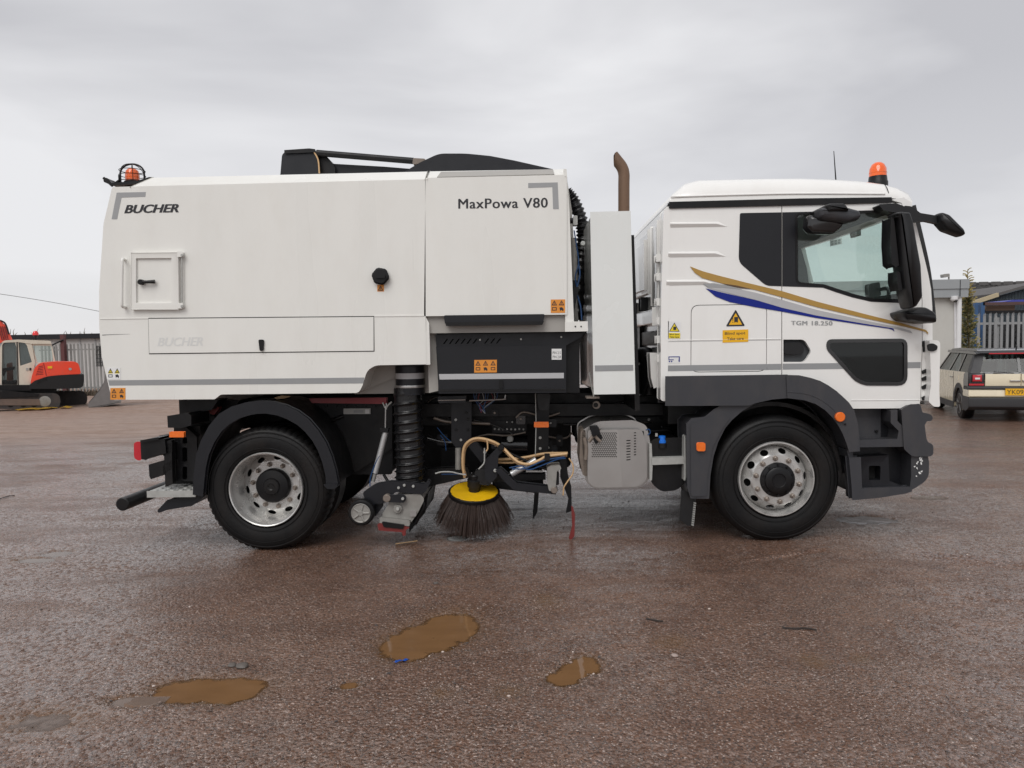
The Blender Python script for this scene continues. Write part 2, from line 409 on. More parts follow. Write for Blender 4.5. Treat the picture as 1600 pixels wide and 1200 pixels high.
def axis_lines(a, b, st, far0, far1):
    L = list(np.arange(a, b, st)); d = st
    x = a; low = []
    while x > far0: d *= 1.13; x -= d; low.append(x)
    x = L[-1]; d = st; hi = []
    while x < far1: d *= 1.13; x += d; hi.append(x)
    return low[::-1]+L+hi
gx = axis_lines(-4.6, 5.4, .026, -600, 600); gy = axis_lines(-3.0, 1.2, .02, -60, 900)
vs = [(x, y, gz(x, y)) for y in gy for x in gx]
nx, ny = len(gx), len(gy)
ii = np.arange(nx*ny).reshape(ny, nx)
fs = np.stack([ii[:-1, :-1], ii[:-1, 1:], ii[1:, 1:], ii[1:, :-1]], -1).reshape(-1, 4)
me = bpy.data.meshes.new('ground'); me.from_pydata(vs, [], fs.tolist()); me.polygons.foreach_set('use_smooth', [True]*len(me.polygons))
dm = me.attributes.new('damp', 'FLOAT', 'POINT')
def dampness(x, y):
    if not (abs(x) < 6 and -3.3 < y < 1.3): return 0.0
    f = pfield(x+.03*noise.noise(Vector((x*8, y*8, 1))), y+.03*noise.noise(Vector((x*8, y*8, 4))), True)
    return min(1, max(0, (f-.03)/.4))
dm.data.foreach_set('value', [dampness(v[0], v[1]) for v in vs])
ground = bpy.data.objects.new('ground', me); C.objects.link(ground); tag(ground, kind='structure')

def ground_material():
    m = bpy.data.materials.new('wet_gravel'); m.use_nodes = True; t = m.node_tree; b = t.nodes['Principled BSDF']
    g = N(t, 'ShaderNodeNewGeometry'); P = g.outputs['Position']; Lk = t.links.new
    def noise_(sc, det=4, rough=.5, st=(1,1,1), dist=0, rot=0):
        mp = N(t, 'ShaderNodeMapping'); mp.inputs['Rotation'].default_value = (0, 0, R(rot)); mp.inputs['Scale'].default_value = st; Lk(P, mp.inputs[0])
        n = N(t, 'ShaderNodeTexNoise'); n.inputs['Scale'].default_value = sc; n.inputs['Detail'].default_value = det; n.inputs['Roughness'].default_value = rough; n.inputs['Distortion'].default_value = dist
        Lk(mp.outputs[0], n.inputs[0]); return n.outputs[0]
    def ramp(x, a, b_, c=0.0, d=1.0):
        r = N(t, 'ShaderNodeMapRange'); r.inputs[1].default_value = a; r.inputs[2].default_value = b_; r.inputs[3].default_value = c; r.inputs[4].default_value = d; Lk(x, r.inputs[0]); return r.outputs[0]
    def mix(f, a, b_):
        x = N(t, 'ShaderNodeMix'); x.data_type = 'RGBA'
        if isinstance(f, float): x.inputs[0].default_value = f
        else: Lk(f, x.inputs[0])
        for k, s in ((6, a), (7, b_)):
            if isinstance(s, tuple): x.inputs[k].default_value = (*s, 1)
            else: Lk(s, x.inputs[k])
        return x.outputs[2]
    def math_(op, a, b_):
        x = N(t, 'ShaderNodeMath', op=op)
        for k, s in ((0, a), (1, b_)):
            if isinstance(s, (int, float)): x.inputs[k].default_value = s
            else: Lk(s, x.inputs[k])
        return x.outputs[0]
    big = noise_(.55, 5, .55); mid = noise_(4, 5, .6); grain = noise_(70, 3, .65)
    streak = noise_(1.1, 6, .62, (.35, 1.6, 1), .6)
    vo = N(t, 'ShaderNodeTexVoronoi'); vo.inputs['Scale'].default_value = 150; Lk(P, vo.inputs[0])
    vo2 = N(t, 'ShaderNodeTexVoronoi'); vo2.inputs['Scale'].default_value = 52; Lk(P, vo2.inputs[0])
    col = mix(ramp(big, .35, .65), (.155, .081, .051), (.23, .128, .084))
    col = mix(ramp(mid, .4, .68), col, (.125, .060, .036))
    smear = ramp(noise_(.9, 6, .6, (.3, 1.5, 1), .6, 14), .50, .64, 0, .6)
    col = mix(smear, col, (.115, .054, .030))
    # separate stones set in the surface: grey, pinkish and pale grains
    sp = N(t, 'ShaderNodeSeparateColor'); Lk(vo.outputs['Color'], sp.inputs[0])
    sp2 = N(t, 'ShaderNodeSeparateColor'); Lk(vo2.outputs['Color'], sp2.inputs[0])
    col = mix(ramp(sp.outputs[0], .62, .9, 0, .6), col, (.30, .21, .175))
    col = mix(ramp(sp.outputs[1], .85, .88, 0, .8), col, (.035, .028, .026))
    col = mix(ramp(sp.outputs[2], .955, .96, 0, .85), col, (.50, .40, .35))
    col = mix(ramp(sp2.outputs[0], .94, .95, 0, .5), col, (.30, .21, .175))
    col = mix(ramp(grain, .45, .66, 0, .6), col, (.055, .038, .030))
    # dry orange earth far off on the left
    sx = N(t, 'ShaderNodeSeparateXYZ'); Lk(P, sx.inputs[0])
    far = ramp(math_('ADD', sx.outputs[1], math_('MULTIPLY', streak, 5.0)), 8.5, 11.5)
    left = ramp(sx.outputs[0], 3.0, -3.0)
    earth = mix(ramp(mid, .35, .65), (.25, .165, .125), (.35, .25, .20))
    fl = math_('MULTIPLY', far, left)
    col = mix(fl, col, earth)
    at = N(t, 'ShaderNodeAttribute'); at.attribute_name = 'damp'
    col = mix(math_('MULTIPLY', at.outputs['Fac'], .7), col, (.150, .080, .038))
    Lk(col, b.inputs['Base Color'])
    # wet film: glossy where water lies between the stones
    wet = ramp(streak, .34, .54)
    ro = math_('SUBTRACT', .62, math_('MULTIPLY', wet, .36))
    ro = math_('ADD', ro, ramp(sp.outputs[1], 0, 1, -.10, .08))
    ro = math_('ADD', ro, math_('MULTIPLY', fl, .25))
    Lk(ro, b.inputs['Roughness']); b.inputs['Specular IOR Level'].default_value = .35
    cw = math_('MULTIPLY', ramp(noise_(1.3, 7, .64, (.45, 1.3, 1), .5, -24), .36, .53), 1.0)
    sheen = math_('MULTIPLY', math_('MULTIPLY', cw, ramp(sp2.outputs[1], .28, .5, .05, 1.0)), math_('SUBTRACT', 1.0, fl))
    # wet coat thinned below the truck to build deeper shade into the ground
    def band(x, a, b_, c, d): return math_('MULTIPLY', ramp(x, a, b_), ramp(x, c, d, 1, 0))
    under_dim = math_('MULTIPLY', band(sx.outputs[0], -2.9, -2.2, 2.6, 3.2), band(math_('ADD', sx.outputs[1], math_('MULTIPLY', mid, .8)), .3, .9, 2.8, 3.6))
    sheen = math_('MULTIPLY', sheen, math_('SUBTRACT', 1.0, math_('MULTIPLY', under_dim, .7)))
    Lk(sheen, b.inputs['Coat Weight']); b.inputs['Coat Roughness'].default_value = .17; b.inputs['Coat IOR'].default_value = 1.6
    hd = math_('MULTIPLY', vo.outputs['Distance'], 1.0)
    h = math_('ADD', math_('MULTIPLY', ramp(hd, 0, .7, 1, 0), .5), math_('MULTIPLY', grain, .5))
    h = math_('ADD', h, math_('MULTIPLY', ramp(vo2.outputs['Distance'], 0, .7, 1, 0), 1.3))
    h = math_('ADD', h, math_('MULTIPLY', noise_(14, 5, .6), .9))
    bp = N(t, 'ShaderNodeBump'); bp.inputs['Strength'].default_value = .8; bp.inputs['Distance'].default_value = .008; Lk(h, bp.inputs['Height']); Lk(bp.outputs[0], b.inputs['Normal'])
    bc = N(t, 'ShaderNodeBump'); bc.inputs['Strength'].default_value = .38; bc.inputs['Distance'].default_value = .005; Lk(h, bc.inputs['Height']); Lk(bc.outputs[0], b.inputs['Coat Normal'])
    return m
ground.data.materials.append(ground_material())
def water_material(name, col, opaque):
    """turbid water: clear at its margin, hiding the bottom where it is deep"""
    m = bpy.data.materials.new(name); m.use_nodes = True; t = m.node_tree; t.nodes.clear(); Lk = t.links.new
    o = N(t, 'ShaderNodeOutputMaterial'); df = N(t, 'ShaderNodeBsdfDiffuse'); tr = N(t, 'ShaderNodeBsdfTransparent'); gl = N(t, 'ShaderNodeBsdfGlossy'); gl.inputs['Roughness'].default_value = .03
    tr.inputs[0].default_value = (.97, .95, .91, 1)
    g = N(t, 'ShaderNodeNewGeometry'); nz = N(t, 'ShaderNodeTexNoise'); nz.inputs['Scale'].default_value = 6; nz.inputs['Detail'].default_value = 6
    mp = N(t, 'ShaderNodeMapping'); mp.inputs['Scale'].default_value = (.8, 2, 1); Lk(g.outputs['Position'], mp.inputs[0]); Lk(mp.outputs[0], nz.inputs[0])
    x = N(t, 'ShaderNodeMix'); x.data_type = 'RGBA'; c = Vector(col); x.inputs[6].default_value = (*(c*.75), 1); x.inputs[7].default_value = (*(c*1.25), 1)
    Lk(nz.outputs[0], x.inputs[0]); Lk(x.outputs[2], df.inputs[0])
    at = N(t, 'ShaderNodeAttribute'); at.attribute_name = 'depth'; r = N(t, 'ShaderNodeMapRange'); r.inputs[1].default_value = -.002; r.inputs[2].default_value = .009; r.inputs[4].default_value = opaque; Lk(at.outputs['Fac'], r.inputs[0])
    fr = N(t, 'ShaderNodeFresnel'); fr.inputs[0].default_value = 1.33
    bp = N(t, 'ShaderNodeBump'); bp.inputs['Strength'].default_value = .05; bp.inputs['Distance'].default_value = .01; n2 = N(t, 'ShaderNodeTexNoise'); n2.inputs['Scale'].default_value = 9
    Lk(g.outputs['Position'], n2.inputs[0]); Lk(n2.outputs[0], bp.inputs['Height']); Lk(bp.outputs[0], gl.inputs['Normal'])
    m1 = N(t, 'ShaderNodeMixShader'); Lk(r.outputs[0], m1.inputs[0]); Lk(tr.outputs[0], m1.inputs[1]); Lk(df.outputs[0], m1.inputs[2])
    m2 = N(t, 'ShaderNodeMixShader'); Lk(fr.outputs[0], m2.inputs[0]); Lk(m1.outputs[0], m2.inputs[1]); Lk(gl.outputs[0], m2.inputs[2]); Lk(m2.outputs[0], o.inputs[0])
    return m
MUD = water_material('muddy_water', (.185, .100, .046), .96); THIN = water_material('shallow_water', (.30, .24, .21), .45); SKY_PALE = water_material('sky_pale_water', (.75, .75, .73), 1.0)  # last one: near-white base colour paints in the sky mirrored beside the brush
for pk_, k in enumerate(PUD):
    if k in SHALLOW: continue
    bl = [b for b in BL if b[0] == k]
    x0 = min(b[1]-b[3]*1.5 for b in bl); x1 = max(b[1]+b[3]*1.5 for b in bl); y0 = min(b[2]-b[4]*1.5 for b in bl); y1 = max(b[2]+b[4]*1.5 for b in bl)
    wz = WATER+.0002*pk_+gbase((x0+x1)/2, (y0+y1)/2); nx_ = max(8, int((x1-x0)/.014)); ny_ = max(8, int((y1-y0)/.014))
    pv = []; dep = []
    for j in range(ny_+1):
        for i in range(nx_+1):
            x = x0+(x1-x0)*i/nx_; y = y0+(y1-y0)*j/ny_; pv.append((x, y, wz)); dep.append(max(0, wz-gz(x, y)))
    pf = [(j*(nx_+1)+i, j*(nx_+1)+i+1, (j+1)*(nx_+1)+i+1, (j+1)*(nx_+1)+i) for j in range(ny_) for i in range(nx_)]
    pf = [f for f in pf if max(dep[q] for q in f) > 0]
    if not pf: continue
    used = sorted({q for f in pf for q in f}); rm = {q: i for i, q in enumerate(used)}
    me = bpy.data.meshes.new('puddle'); me.from_pydata([pv[q] for q in used], [], [tuple(rm[q] for q in f) for f in pf])
    me.attributes.new('depth', 'FLOAT', 'POINT').data.foreach_set('value', [dep[q] for q in used])
    me.materials.append(SKY_PALE if k == 'h' else THIN if k in 'ijkl' else MUD); o = bpy.data.objects.new('puddle', me); C.objects.link(o); tag(o, kind='structure')

# loose stones: nobody could count them -> one object
def pebbles():
    rng = np.random.default_rng(3); V = []; Fc = []
    base = bmesh.new(); bmesh.ops.create_icosphere(base, subdivisions=1, radius=1)
    bv = np.array([v.co for v in base.verts]); bf = [[v.index for v in f.verts] for f in base.faces]; base.free()
    n = 0; spots = []
    for i in range(15000):
        y = -3.0 + 5.2*rng.random()**1.5; wd = (y+D)*.74; x = rng.uniform(-wd, wd)*1.0+ (y+D)*.0
        spots.append((x, y, rng.random()))
    for b in BL:
        if b[0] not in 'abcdefg': continue
        for i in range(900):
            a = rng.uniform(0, 6.283); q = abs(rng.normal(1.15, .36))
            spots.append((b[1]+b[3]*q*math.cos(a), b[2]+b[4]*q*math.sin(a), rng.random()))
    for x, y, q in spots:
        s = .0012+.0032*q**3 if q < .985 else .005+.005*rng.random()
        z = gz(x, y)
        if z < WATER-.004: continue
        sc = np.array([1, rng.uniform(.6, 1), rng.uniform(.4, .7)])*s; a = rng.uniform(0, 6.283); ca, sa = math.cos(a), math.sin(a)
        pv = bv*(1+rng.uniform(-.22, .22, (len(bv), 1)))*sc
        pv = np.stack([pv[:, 0]*ca-pv[:, 1]*sa, pv[:, 0]*sa+pv[:, 1]*ca, pv[:, 2]], 1)+np.array([x, y, z+s*.25])
        V.append(pv); Fc += [[j+n for j in f] for f in bf]; n += len(bv)
    me = bpy.data.meshes.new('loose_stones'); me.from_pydata(np.concatenate(V).tolist(), [], Fc)
    m = bpy.data.materials.new('stone_mix'); m.use_nodes = True; t = m.node_tree; b = t.nodes['Principled BSDF']
    g = N(t, 'ShaderNodeNewGeometry'); r = N(t, 'ShaderNodeValToRGB'); r.color_ramp.interpolation = 'CONSTANT'
    cols = [(0, (.10, .07, .055)), (.3, (.17, .12, .095)), (.55, (.06, .05, .048)), (.7, (.26, .19, .16)), (.86, (.36, .27, .23)), (.95, (.55, .46, .41))]
    while len(r.color_ramp.elements) < len(cols): r.color_ramp.elements.new(.5)
    for e, (p, c) in zip(r.color_ramp.elements, cols): e.position = p; e.color = (*c, 1)
    t.links.new(g.outputs['Random Per Island'], r.inputs[0]); t.links.new(r.outputs[0], b.inputs['Base Color']); b.inputs['Roughness'].default_value = .38
    me.materials.append(m); o = bpy.data.objects.new('loose_stones', me); C.objects.link(o)
    tag(o, 'small loose wet stones scattered over the brown yard surface', None, kind='stuff')
pebbles()

# ============================================================ SWEEPER TRUCK
c0 = G(820, 850)
truck = thing('sweeper_truck', (c0.x, 1.2, 0), 'large white road sweeper truck with gold and blue stripes on its cab', 'truck')
T = truck
YC = .10    # cab skin plane
# ---- hopper (rear body)
hop = prism('hopper_body', rnd([(175.5, 292.5), (664, 280.5), (664.8, 498), (666, 569), (586, 570.4), (573, 579), (566, 603), (560, 613.6), (344.7, 616), (335.5, 623.5), (197, 624.3), (175.4, 625), (159.5, 559), (155.3, 510), (155.2, 455), (162, 350)], [3, 1, 0, 0, 8, 8, 6, 5, 3, 2, 2, 5, 4, 3, 3, 4]), 0, 2.5, P_WHITE, T, bev=.012)
def wedge(name, b0, b1, t0, t1, m, yb=0, yt=.13, far=2.5):
    """sloping shoulder from the side skin (b0,b1) up and inward to the roof edge (t0,t1)"""
    pb0, pb1 = W(*b0, yb), W(*b1, yb); pt0, pt1 = W(*t0, yt), W(*t1, yt)
    def l(p, q): return [p, Vector((p.x, far-p.y, p.z)), Vector((q.x, far-q.y, q.z)), q]
    A = [pb0, pt0, Vector((pt0.x, far-yt, pt0.z)), Vector((pb0.x, far-yb, pb0.z))]
    B = [pb1, pt1, Vector((pt1.x, far-yt, pt1.z)), Vector((pb1.x, far-yb, pb1.z))]
    bm = loft_bm([A, B]); sharp_bevel(bm, .006, 2, 10); return put(name, bm, m, T)
wedge('roof_shoulder', (204, 292.2), (664, 280.5), (238, 277.5), (668, 267.8), P_WHITE)
hood = prism('engine_hood', [(667, 280), (883.6, 275), (883.6, 489.5), (664.6, 492)], .0, 2.5, P_WHITE, T, bev=.01)
wedge('hood_shoulder', (667, 280), (883.6, 275), (672, 267.6), (882, 264), P_WHITE)
# recess along the hood shoulder (an inset strip of darker shade paint)
a0, a1, b0_, b1_ = W(683, 277.6, .012), W(866, 273.2, .012), W(689, 269.4, .115), W(864, 265.4, .115)
bm = loft_bm([[a0, b0_, b0_+Vector((0, -.004, .004)), a0+Vector((0, -.004, .004))], [a1, b1_, b1_+Vector((0, -.004, .004)), a1+Vector((0, -.004, .004))]])
put('hood_vent_strip', bm, P_GREY, T)
prism('hood_seam', [(664.2, 281), (666.8, 281), (664.9, 491), (662.8, 491)], .004, .05, SLOT, T, bev=0, yr=0)
prism('lower_hood_panel', [(664.8, 492.5), (883.6, 490), (883.6, 517.5), (670.5, 520)], .035, 2.4, P_GREY, T)
prism('hood_flange', [(881, 265), (884.5, 264.8), (889, 330), (896, 503), (884, 503.5)], .012, .05, P_WHITE, T, yr=.012)
prism('front_bracket', [(883.6, 503.5), (917.5, 502.8), (918, 516.8), (883.6, 517.5)], -.002, .6, P_WHITE, T, yr=0)
for u in (899, 908): cyl('bolt', u, 510, .006, -.008, .0, P_BLACK, T, 8)
# flange at right edge of hopper body, dark gap
prism('body_edge', [(666.3, 499), (669.5, 505), (671.3, 569), (666.3, 569.2)], .004, .4, P_WHITE, T, yr=0)
prism('seam_line', [(156.5, 497.8), (232, 496.6), (232, 498.0), (156.5, 499)], -.004, .004, P_WHITE, T, bev=0, yr=0)
prism('seam_line', [(585, 493.2), (663, 492.4), (663, 494), (585, 494.8)], -.004, .004, P_WHITE, T, bev=0, yr=0)
# side locker with its slot around it
lk = prism('locker_gap', [(231.6, 496.8), (584.6, 493.8), (585.2, 549.3), (233, 553.5)], -.0015, .0, SLOT, T, bev=0, yr=0)
prism('locker_door', [(233, 498.6), (583.4, 495.6), (583.6, 547.6), (234.4, 551.6)], -.007, -.002, P_WHITE, T, bev=.002, yr=0)
prism('latch', rnd([(404, 531), (412, 531), (411, 548), (406, 548)], 2), -.02, -.006, P_BLACK, T, bev=.002)
text('raised_lettering', 'BUCHER', 246, 541, 70, 13.5, -.0078, P_GHOST, T, slope=-.012, shear=.25, fat=(.7, 1.3))
# access hatch
fr = prism('hatch_frame', rect(208.5, 396, 281.5, 484, -.01), -.03, .01, P_WHITE, T, bev=.008, yr=0, holes=[rect(215.5, 404.5, 270.5, 474, -.01)])
prism('hatch_panel', rect(215.5, 404.5, 270.5, 474, -.01), -.012, .008, P_WHITE, T, bev=.003, yr=0)
bm = tube_bm([W(218, 440.5, -.03), W(229, 440.5, -.045), W(242, 440, -.035)], .011, 8, lambda t: .012+.006*abs(t-.5)); put('hatch_handle', bm, P_BLACK, T)
cyl('handle_boss', 218.5, 440.5, .021, -.05, -.01, P_BLACK, T)
for v in (398.5, 478.5): box_p = prism('hinge', rect(281, v-4, 288, v+3), -.035, -.004, P_WHITE, T, yr=0); cyl('hinge_pin', 284, v, .011, -.045, -.03, P_GALV, T, 10)
ptube('hinge_rod', [(284, 398), (284.3, 479)], -.022, .006, P_GALV, T)
ptube('grab_rail', [(195, 406, 0), (191.5, 405, -.05), (191, 412, -.06), (190.5, 440, -.06), (190.3, 472, -.06), (191.5, 479, -.05), (196, 480, 0)], 0, .011, P_WHITE, T, sm=4)
cp = lathe('filler_cap', [(0, .05), (.01, .063), (.035, .06), (.045, .045)], W(594, 431.5, -.05), P_BLACK, T, rmod=lambda i, a, r: 1+.06*(1 if (i//4) % 2 else 0), seg=48)
prism('cap_bar', rect(587, 429, 601, 434), -.065, -.045, P_BLACK, T, bev=.003)
# fittings on the rear roof corner
def sticker(name, x0, y0, x1, y1, cols, rows, base, y, par=T, tri=True, ink=P_DTEXT, inkb=None):
    s = prism(name, [(x0, y0), (x1, y0-.012*(x1-x0)), (x1, y1-.012*(x1-x0)), (x0, y1)], y-.0012, y, base, par, bev=0, yr=y)
    cw = (x1-x0)/cols; rh = (y1-y0)/rows
    for c in range(cols):
        cx = x0+cw*(c+.5); ty = y0+rh*.12-.012*(cx-x0); bh = min(rh*.76, cw*.8)
        bm = plate_bm([[(cx, ty), (cx+bh*.55, ty+bh), (cx-bh*.55, ty+bh)], [(cx, ty+bh*.3), (cx-bh*.32, ty+bh*.84), (cx+bh*.32, ty+bh*.84)][::-1]], y-.0022, y-.0013, y)
        put('warning_triangle', bm, ink, s, smooth=False)
        put('exclamation_mark', plate_bm([[(cx-bh*.05, ty+bh*.45), (cx+bh*.05, ty+bh*.45), (cx+bh*.05, ty+bh*.78), (cx-bh*.05, ty+bh*.78)]], y-.0022, y-.0013, y), ink, s, smooth=False)
        if rows > 1:
            yy = y0+rh*1.15-.012*(cx-x0); q = min(rh*.7, cw*.75)
            if c % 2 == 0: bm = plate_bm([[(cx-q*.5, yy), (cx+q*.5, yy), (cx+q*.5, yy+q*.7), (cx-q*.5, yy+q*.7)], [(cx-q*.35, yy+q*.15), (cx-q*.35, yy+q*.55), (cx+q*.35, yy+q*.55), (cx+q*.35, yy+q*.15)]], y-.0022, y-.0013, y)
            else: bm = plate_bm([[(cx-q*.45, yy+q*.1), (cx+q*.1, yy), (cx+q*.45, yy+q*.4), (cx+q*.35, yy+q*.9), (cx, yy+q*.6), (cx-q*.3, yy+q*.8)]], y-.0022, y-.0013, y)
            put('pictogram', bm, ink, s, smooth=False)
    return s
sticker('warning_label', 589.5, 445, 600, 455.5, 1, 1, P_LABEL, -.001)
sticker('warning_label', 860.5, 468, 883, 489, 2, 2, P_LABEL, -.001)
sticker('warning_label', 167.5, 574.5, 188.5, 593, 2, 2, P_LWHITE, -.001)
sticker('warning_label', 172.5, 606.3, 196, 624.5, 2, 2, P_LABEL, -.001)
for k in range(2): put('yellow_triangle', plate_bm([[(172.5+k*10.5, 577), (176.5+k*10.5, 583.5), (168.8+k*10.5, 583.5)]], -.003, -.0025, -.001), P_YSIGN, T, smooth=False)
prism('reflective_stripe', [(169, 594.2), (569.5, 589.8), (567.5, 599), (171, 602.4)], -.0015, .0, P_STRIPE, T, bev=0, yr=0)
prism('corner_logo', [(182.5, 301), (228, 300), (227, 307.5), (190, 308.7), (183, 342.5), (174.5, 342.5)], -.0015, 0, P_DECAL, T, bev=0, yr=0)
prism('corner_logo', [(825.3, 286), (871.4, 285), (873.2, 326.7), (864.2, 326.7), (863, 292.4), (825.3, 293.7)], -.0015, 0, P_DECAL, T, bev=0, yr=0)
text('lettering', 'BUCHER', 194, 333.4, 84, 13.2, -.002, P_DTEXT, T, slope=-.02, shear=.28, bold=.015, fat=(.6, 1.2))
text('lettering', 'MaxPowa V80', 716, 326, 139, 15.5, -.002, P_DTEXT, T, slope=-.012, space=1.08, fat=(.5, .9))
# scratches on the lower rear corner
ptube('scratch', [(160, 523.5), (168, 523), (186, 522.4), (203, 522)], -.001, .0018, P_DTEXT, T, 5, rf=lambda t: .0022*(1-t)+.0004)
0 and ptube('scratch', [(480, 332), (505, 326), (545, 323), (590, 330)], -.0005, .0009, P_STRIPE, T, 4)
# beacon in its cage
bp_ = prism('beacon_plate', [(173, 289), (228, 285), (238, 277.5), (233, 277.3), (215, 283), (175, 286.5)], .25, .5, P_BLACK, T, yr=.25)
bc_ = W(207.5, 290, .38)
be = lathe('rear_beacon', [(-.02, .062), (.03, .064), (.035, .058)], bc_, P_BLACK, T, 'Z')
lathe('lens', [(.03, .055), (.09, .055), (.12, .047), (.14, .025), (.145, .005)], bc_, P_ORB, be, 'Z')
for an in range(0, 180, 60):
    ca, sa = math.cos(R(an)), math.sin(R(an)); pts = []
    for i in range(13):
        th = math.pi*i/12; rr = .1*math.cos(th); zz = .10+.075*math.sin(th)
        pts.append(bc_+Vector((rr*ca, rr*sa, zz)))
    pts = [pts[0]-Vector((0, 0, .11))]+pts+[pts[-1]-Vector((0, 0, .11))]
    tube('cage_bar', pts, .0075 if an == 0 else .003, P_BLACK, be)
for zz, rr in ((.03, .1), (.08, .1), (.12, .098)):
    tube('cage_ring', [bc_+Vector((rr*math.cos(i*math.pi/12), rr*math.sin(i*math.pi/12), zz)) for i in range(25)], .003, P_BLACK, be, 6)
bl = ptube('lamp_bracket', [(162, 278), (175, 290), (187, 282), (187, 274)], .3, .012, P_BLACK, T, sm=0)
prism('work_lamp', rnd([(161.5, 277), (168, 278.5), (175, 287), (171, 288), (162, 284)], 1.5), .26, .36, P_BLACK, T)
# roof pieces
prism('suction_head_cover', rnd([(440.5, 272), (443, 243), (446, 240), (491, 236.5), (497, 270)], [0, 3, 2, 3, 0]), .85, 1.45, P_CHAR, T, bev=.015, yr=.85)
prism('cover_lid', [(446, 236), (484, 233.4), (493, 234.6), (493, 238), (446, 240)], .83, 1.47, P_BLACK, T, yr=.85)
prism('pivot_bracket', rnd([(494, 270), (492, 238), (505, 240), (515, 250), (523, 262), (523, 270)], 3), .9, 1.3, P_BLACK, T, yr=.9)
prism('boom_arm', [(520, 256.5), (600, 261), (654, 265.5), (648, 270), (522, 270.5)], .95, 1.25, P_CHAR, T, yr=.95)
rc = ptube('boom_cylinder', [(495, 239), (646, 251.5)], .86, .028, P_BLACK, T, 14, 0)
prism('rod_end', rnd([(646, 247.5), (664, 248.5), (664, 254), (645, 256)], 2), .83, .89, P_DRUST, T, yr=.83)
ptube('hydraulic_line', [(490, 236), (497, 250), (499, 271)], .84, .007, P_CREAM, T, 6)
ptube('hydraulic_rod', [(660, 250.5), (676, 250)], .86, .009, P_STEEL, T, 8, 0)
prism('roof_cowl', rnd([(643, 268), (660, 258), (687, 245.3), (728, 245.3), (765, 249), (802, 256), (842, 265), (800, 271), (700, 272)], [0, 2, 8, 10, 0, 0, 0, 0, 0]), .7, 1.8, P_CHAR, T, bev=.03, yr=.7, seg=3)
# ---- vent panel and lower box, reaching through to the other side
prism('engine_bay_shell', [(671, 520), (917, 517), (905, 536), (905, 613), (673, 613)], .16, 2.35, P_BLACK, T, yr=.16)
lv = [[(692+i*9.2, 537.5-.1*i), (694.5+i*9.2, 537.5-.1*i), (700.5+i*9.2, 529.5-.1*i), (698+i*9.2, 529.5-.1*i)] for i in range(10) if i != 6]
prism('louvre_panel', [(680, 522.5), (913, 519.5), (908, 527), (884, 540), (682, 542.5)], .10, .155, P_CHAR, T, bev=0, yr=.1, holes=lv)
prism('engine_bay_door', [(683, 543.3), (883, 541), (883, 612), (687, 613.5)], .08, .15, P_CHAR, T, bev=.008, yr=.08)
prism('reflective_stripe', [(686, 584.5), (881, 582.5), (881, 591), (687, 593)], .0775, .08, P_SILV, T, bev=0, yr=.08)
prism('door_lip', [(687, 608.5), (883, 607.2), (883, 610), (687, 611.5)], .07, .08, P_BLACK, T, bev=0, yr=.07)
sticker('warning_label', 741, 562.5, 776.3, 582.3, 3, 2, P_LABEL, .078)
lb = prism('weight_label', rect(862, 545, 877.5, 562), .0775, .079, P_LWHITE, T, bev=0)
text('lettering', 'PIN 2.5', 863.5, 553.3, 12.5, 4.2, .0768, P_DTEXT, lb); text('lettering', 'PIN 2.8', 863.5, 559.8, 12.5, 4.2, .0768, P_DTEXT, lb)
prism('latch', rnd(rect(780, 594, 786, 607), 1.5), .065, .08, P_BLACK, T, bev=.002)
for u, v in ((750, 531), (814, 530), (877, 526.5)): cyl('bolt', u, v, .008, .09, .1, P_GALV, T, 8)
prism('light_bar', rnd([(694.5, 493.5), (850.5, 491.5), (848, 504), (842, 506.5), (702, 508.5), (696, 505)], 2), -.02, .04, P_CHAR, T, bev=.006, yr=0)
prism('light_bar_lip', [(697, 504.5), (849, 502.8), (847, 507), (698, 508.8)], -.045, -.015, P_BLACK, T, bev=.003, yr=-.02)
# grey recess behind the cut-away corner + suction trunk
prism('recess_panel', [(561, 572), (672, 568), (684, 568), (684, 613), (555, 615)], .32, 2.3, P_GREY, T, yr=.32)
prism('recess_post', [(668, 521), (682, 521), (684, 610), (671, 613)], .12, .3, P_GREY, T, yr=.12)
tp = W(636.5, 572, .17); bt = W(637, 618, .17)
tr = lathe('suction_trunk', [(0, .118), (.06, .118), (.20, .118), (.235, .118)], (tp.x, tp.y+.12, bt.z), P_CHAR, T, 'Z')
s0 = W(636, 592.4, .17).z
lathe('reflective_band', [(0, .1195), (.046, .1195)], (tp.x, tp.y+.12, s0), P_SILV, tr, 'Z')
lathe('hose_clamp', [(0, .122), (.012, .124), (.02, .122)], (tp.x, tp.y+.12, W(636, 606.5, .17).z), P_STEEL, tr, 'Z')
# corrugated hose with a wound rib
def hose_rf(n): return lambda t: .108+.013*max(0, math.sin(t*n*2*math.pi))**.6 - .004*t
bm = bmesh.new(); path = smooth_path([W(636.8, 606, .29), W(637.5, 650, .29), W(639.5, 690, .29), W(640.5, 725, .29), W(640, 753, .29)], 50)
rings = []
for i, p in enumerate(path):
    ring = []
    for k in range(32):
        a = 2*math.pi*k/32; t = i/len(path)*11.6 + a/(2*math.pi)
        s_ = math.sin(t*2*math.pi); r_ = .112+(.014 if i/len(path) > .12 else .003)*max(0, s_)**2.2
        ring.append(bm.verts.new((p.x+math.cos(a)*r_, p.y+math.sin(a)*r_, p.z)))
    rings.append(ring)
for a, b in zip(rings, rings[1:]):
    for k in range(32): bm.faces.new((a[k], a[(k+1) % 32], b[(k+1) % 32], b[k]))
put('suction_hose', bm, P_HOSE, T, ang=60)
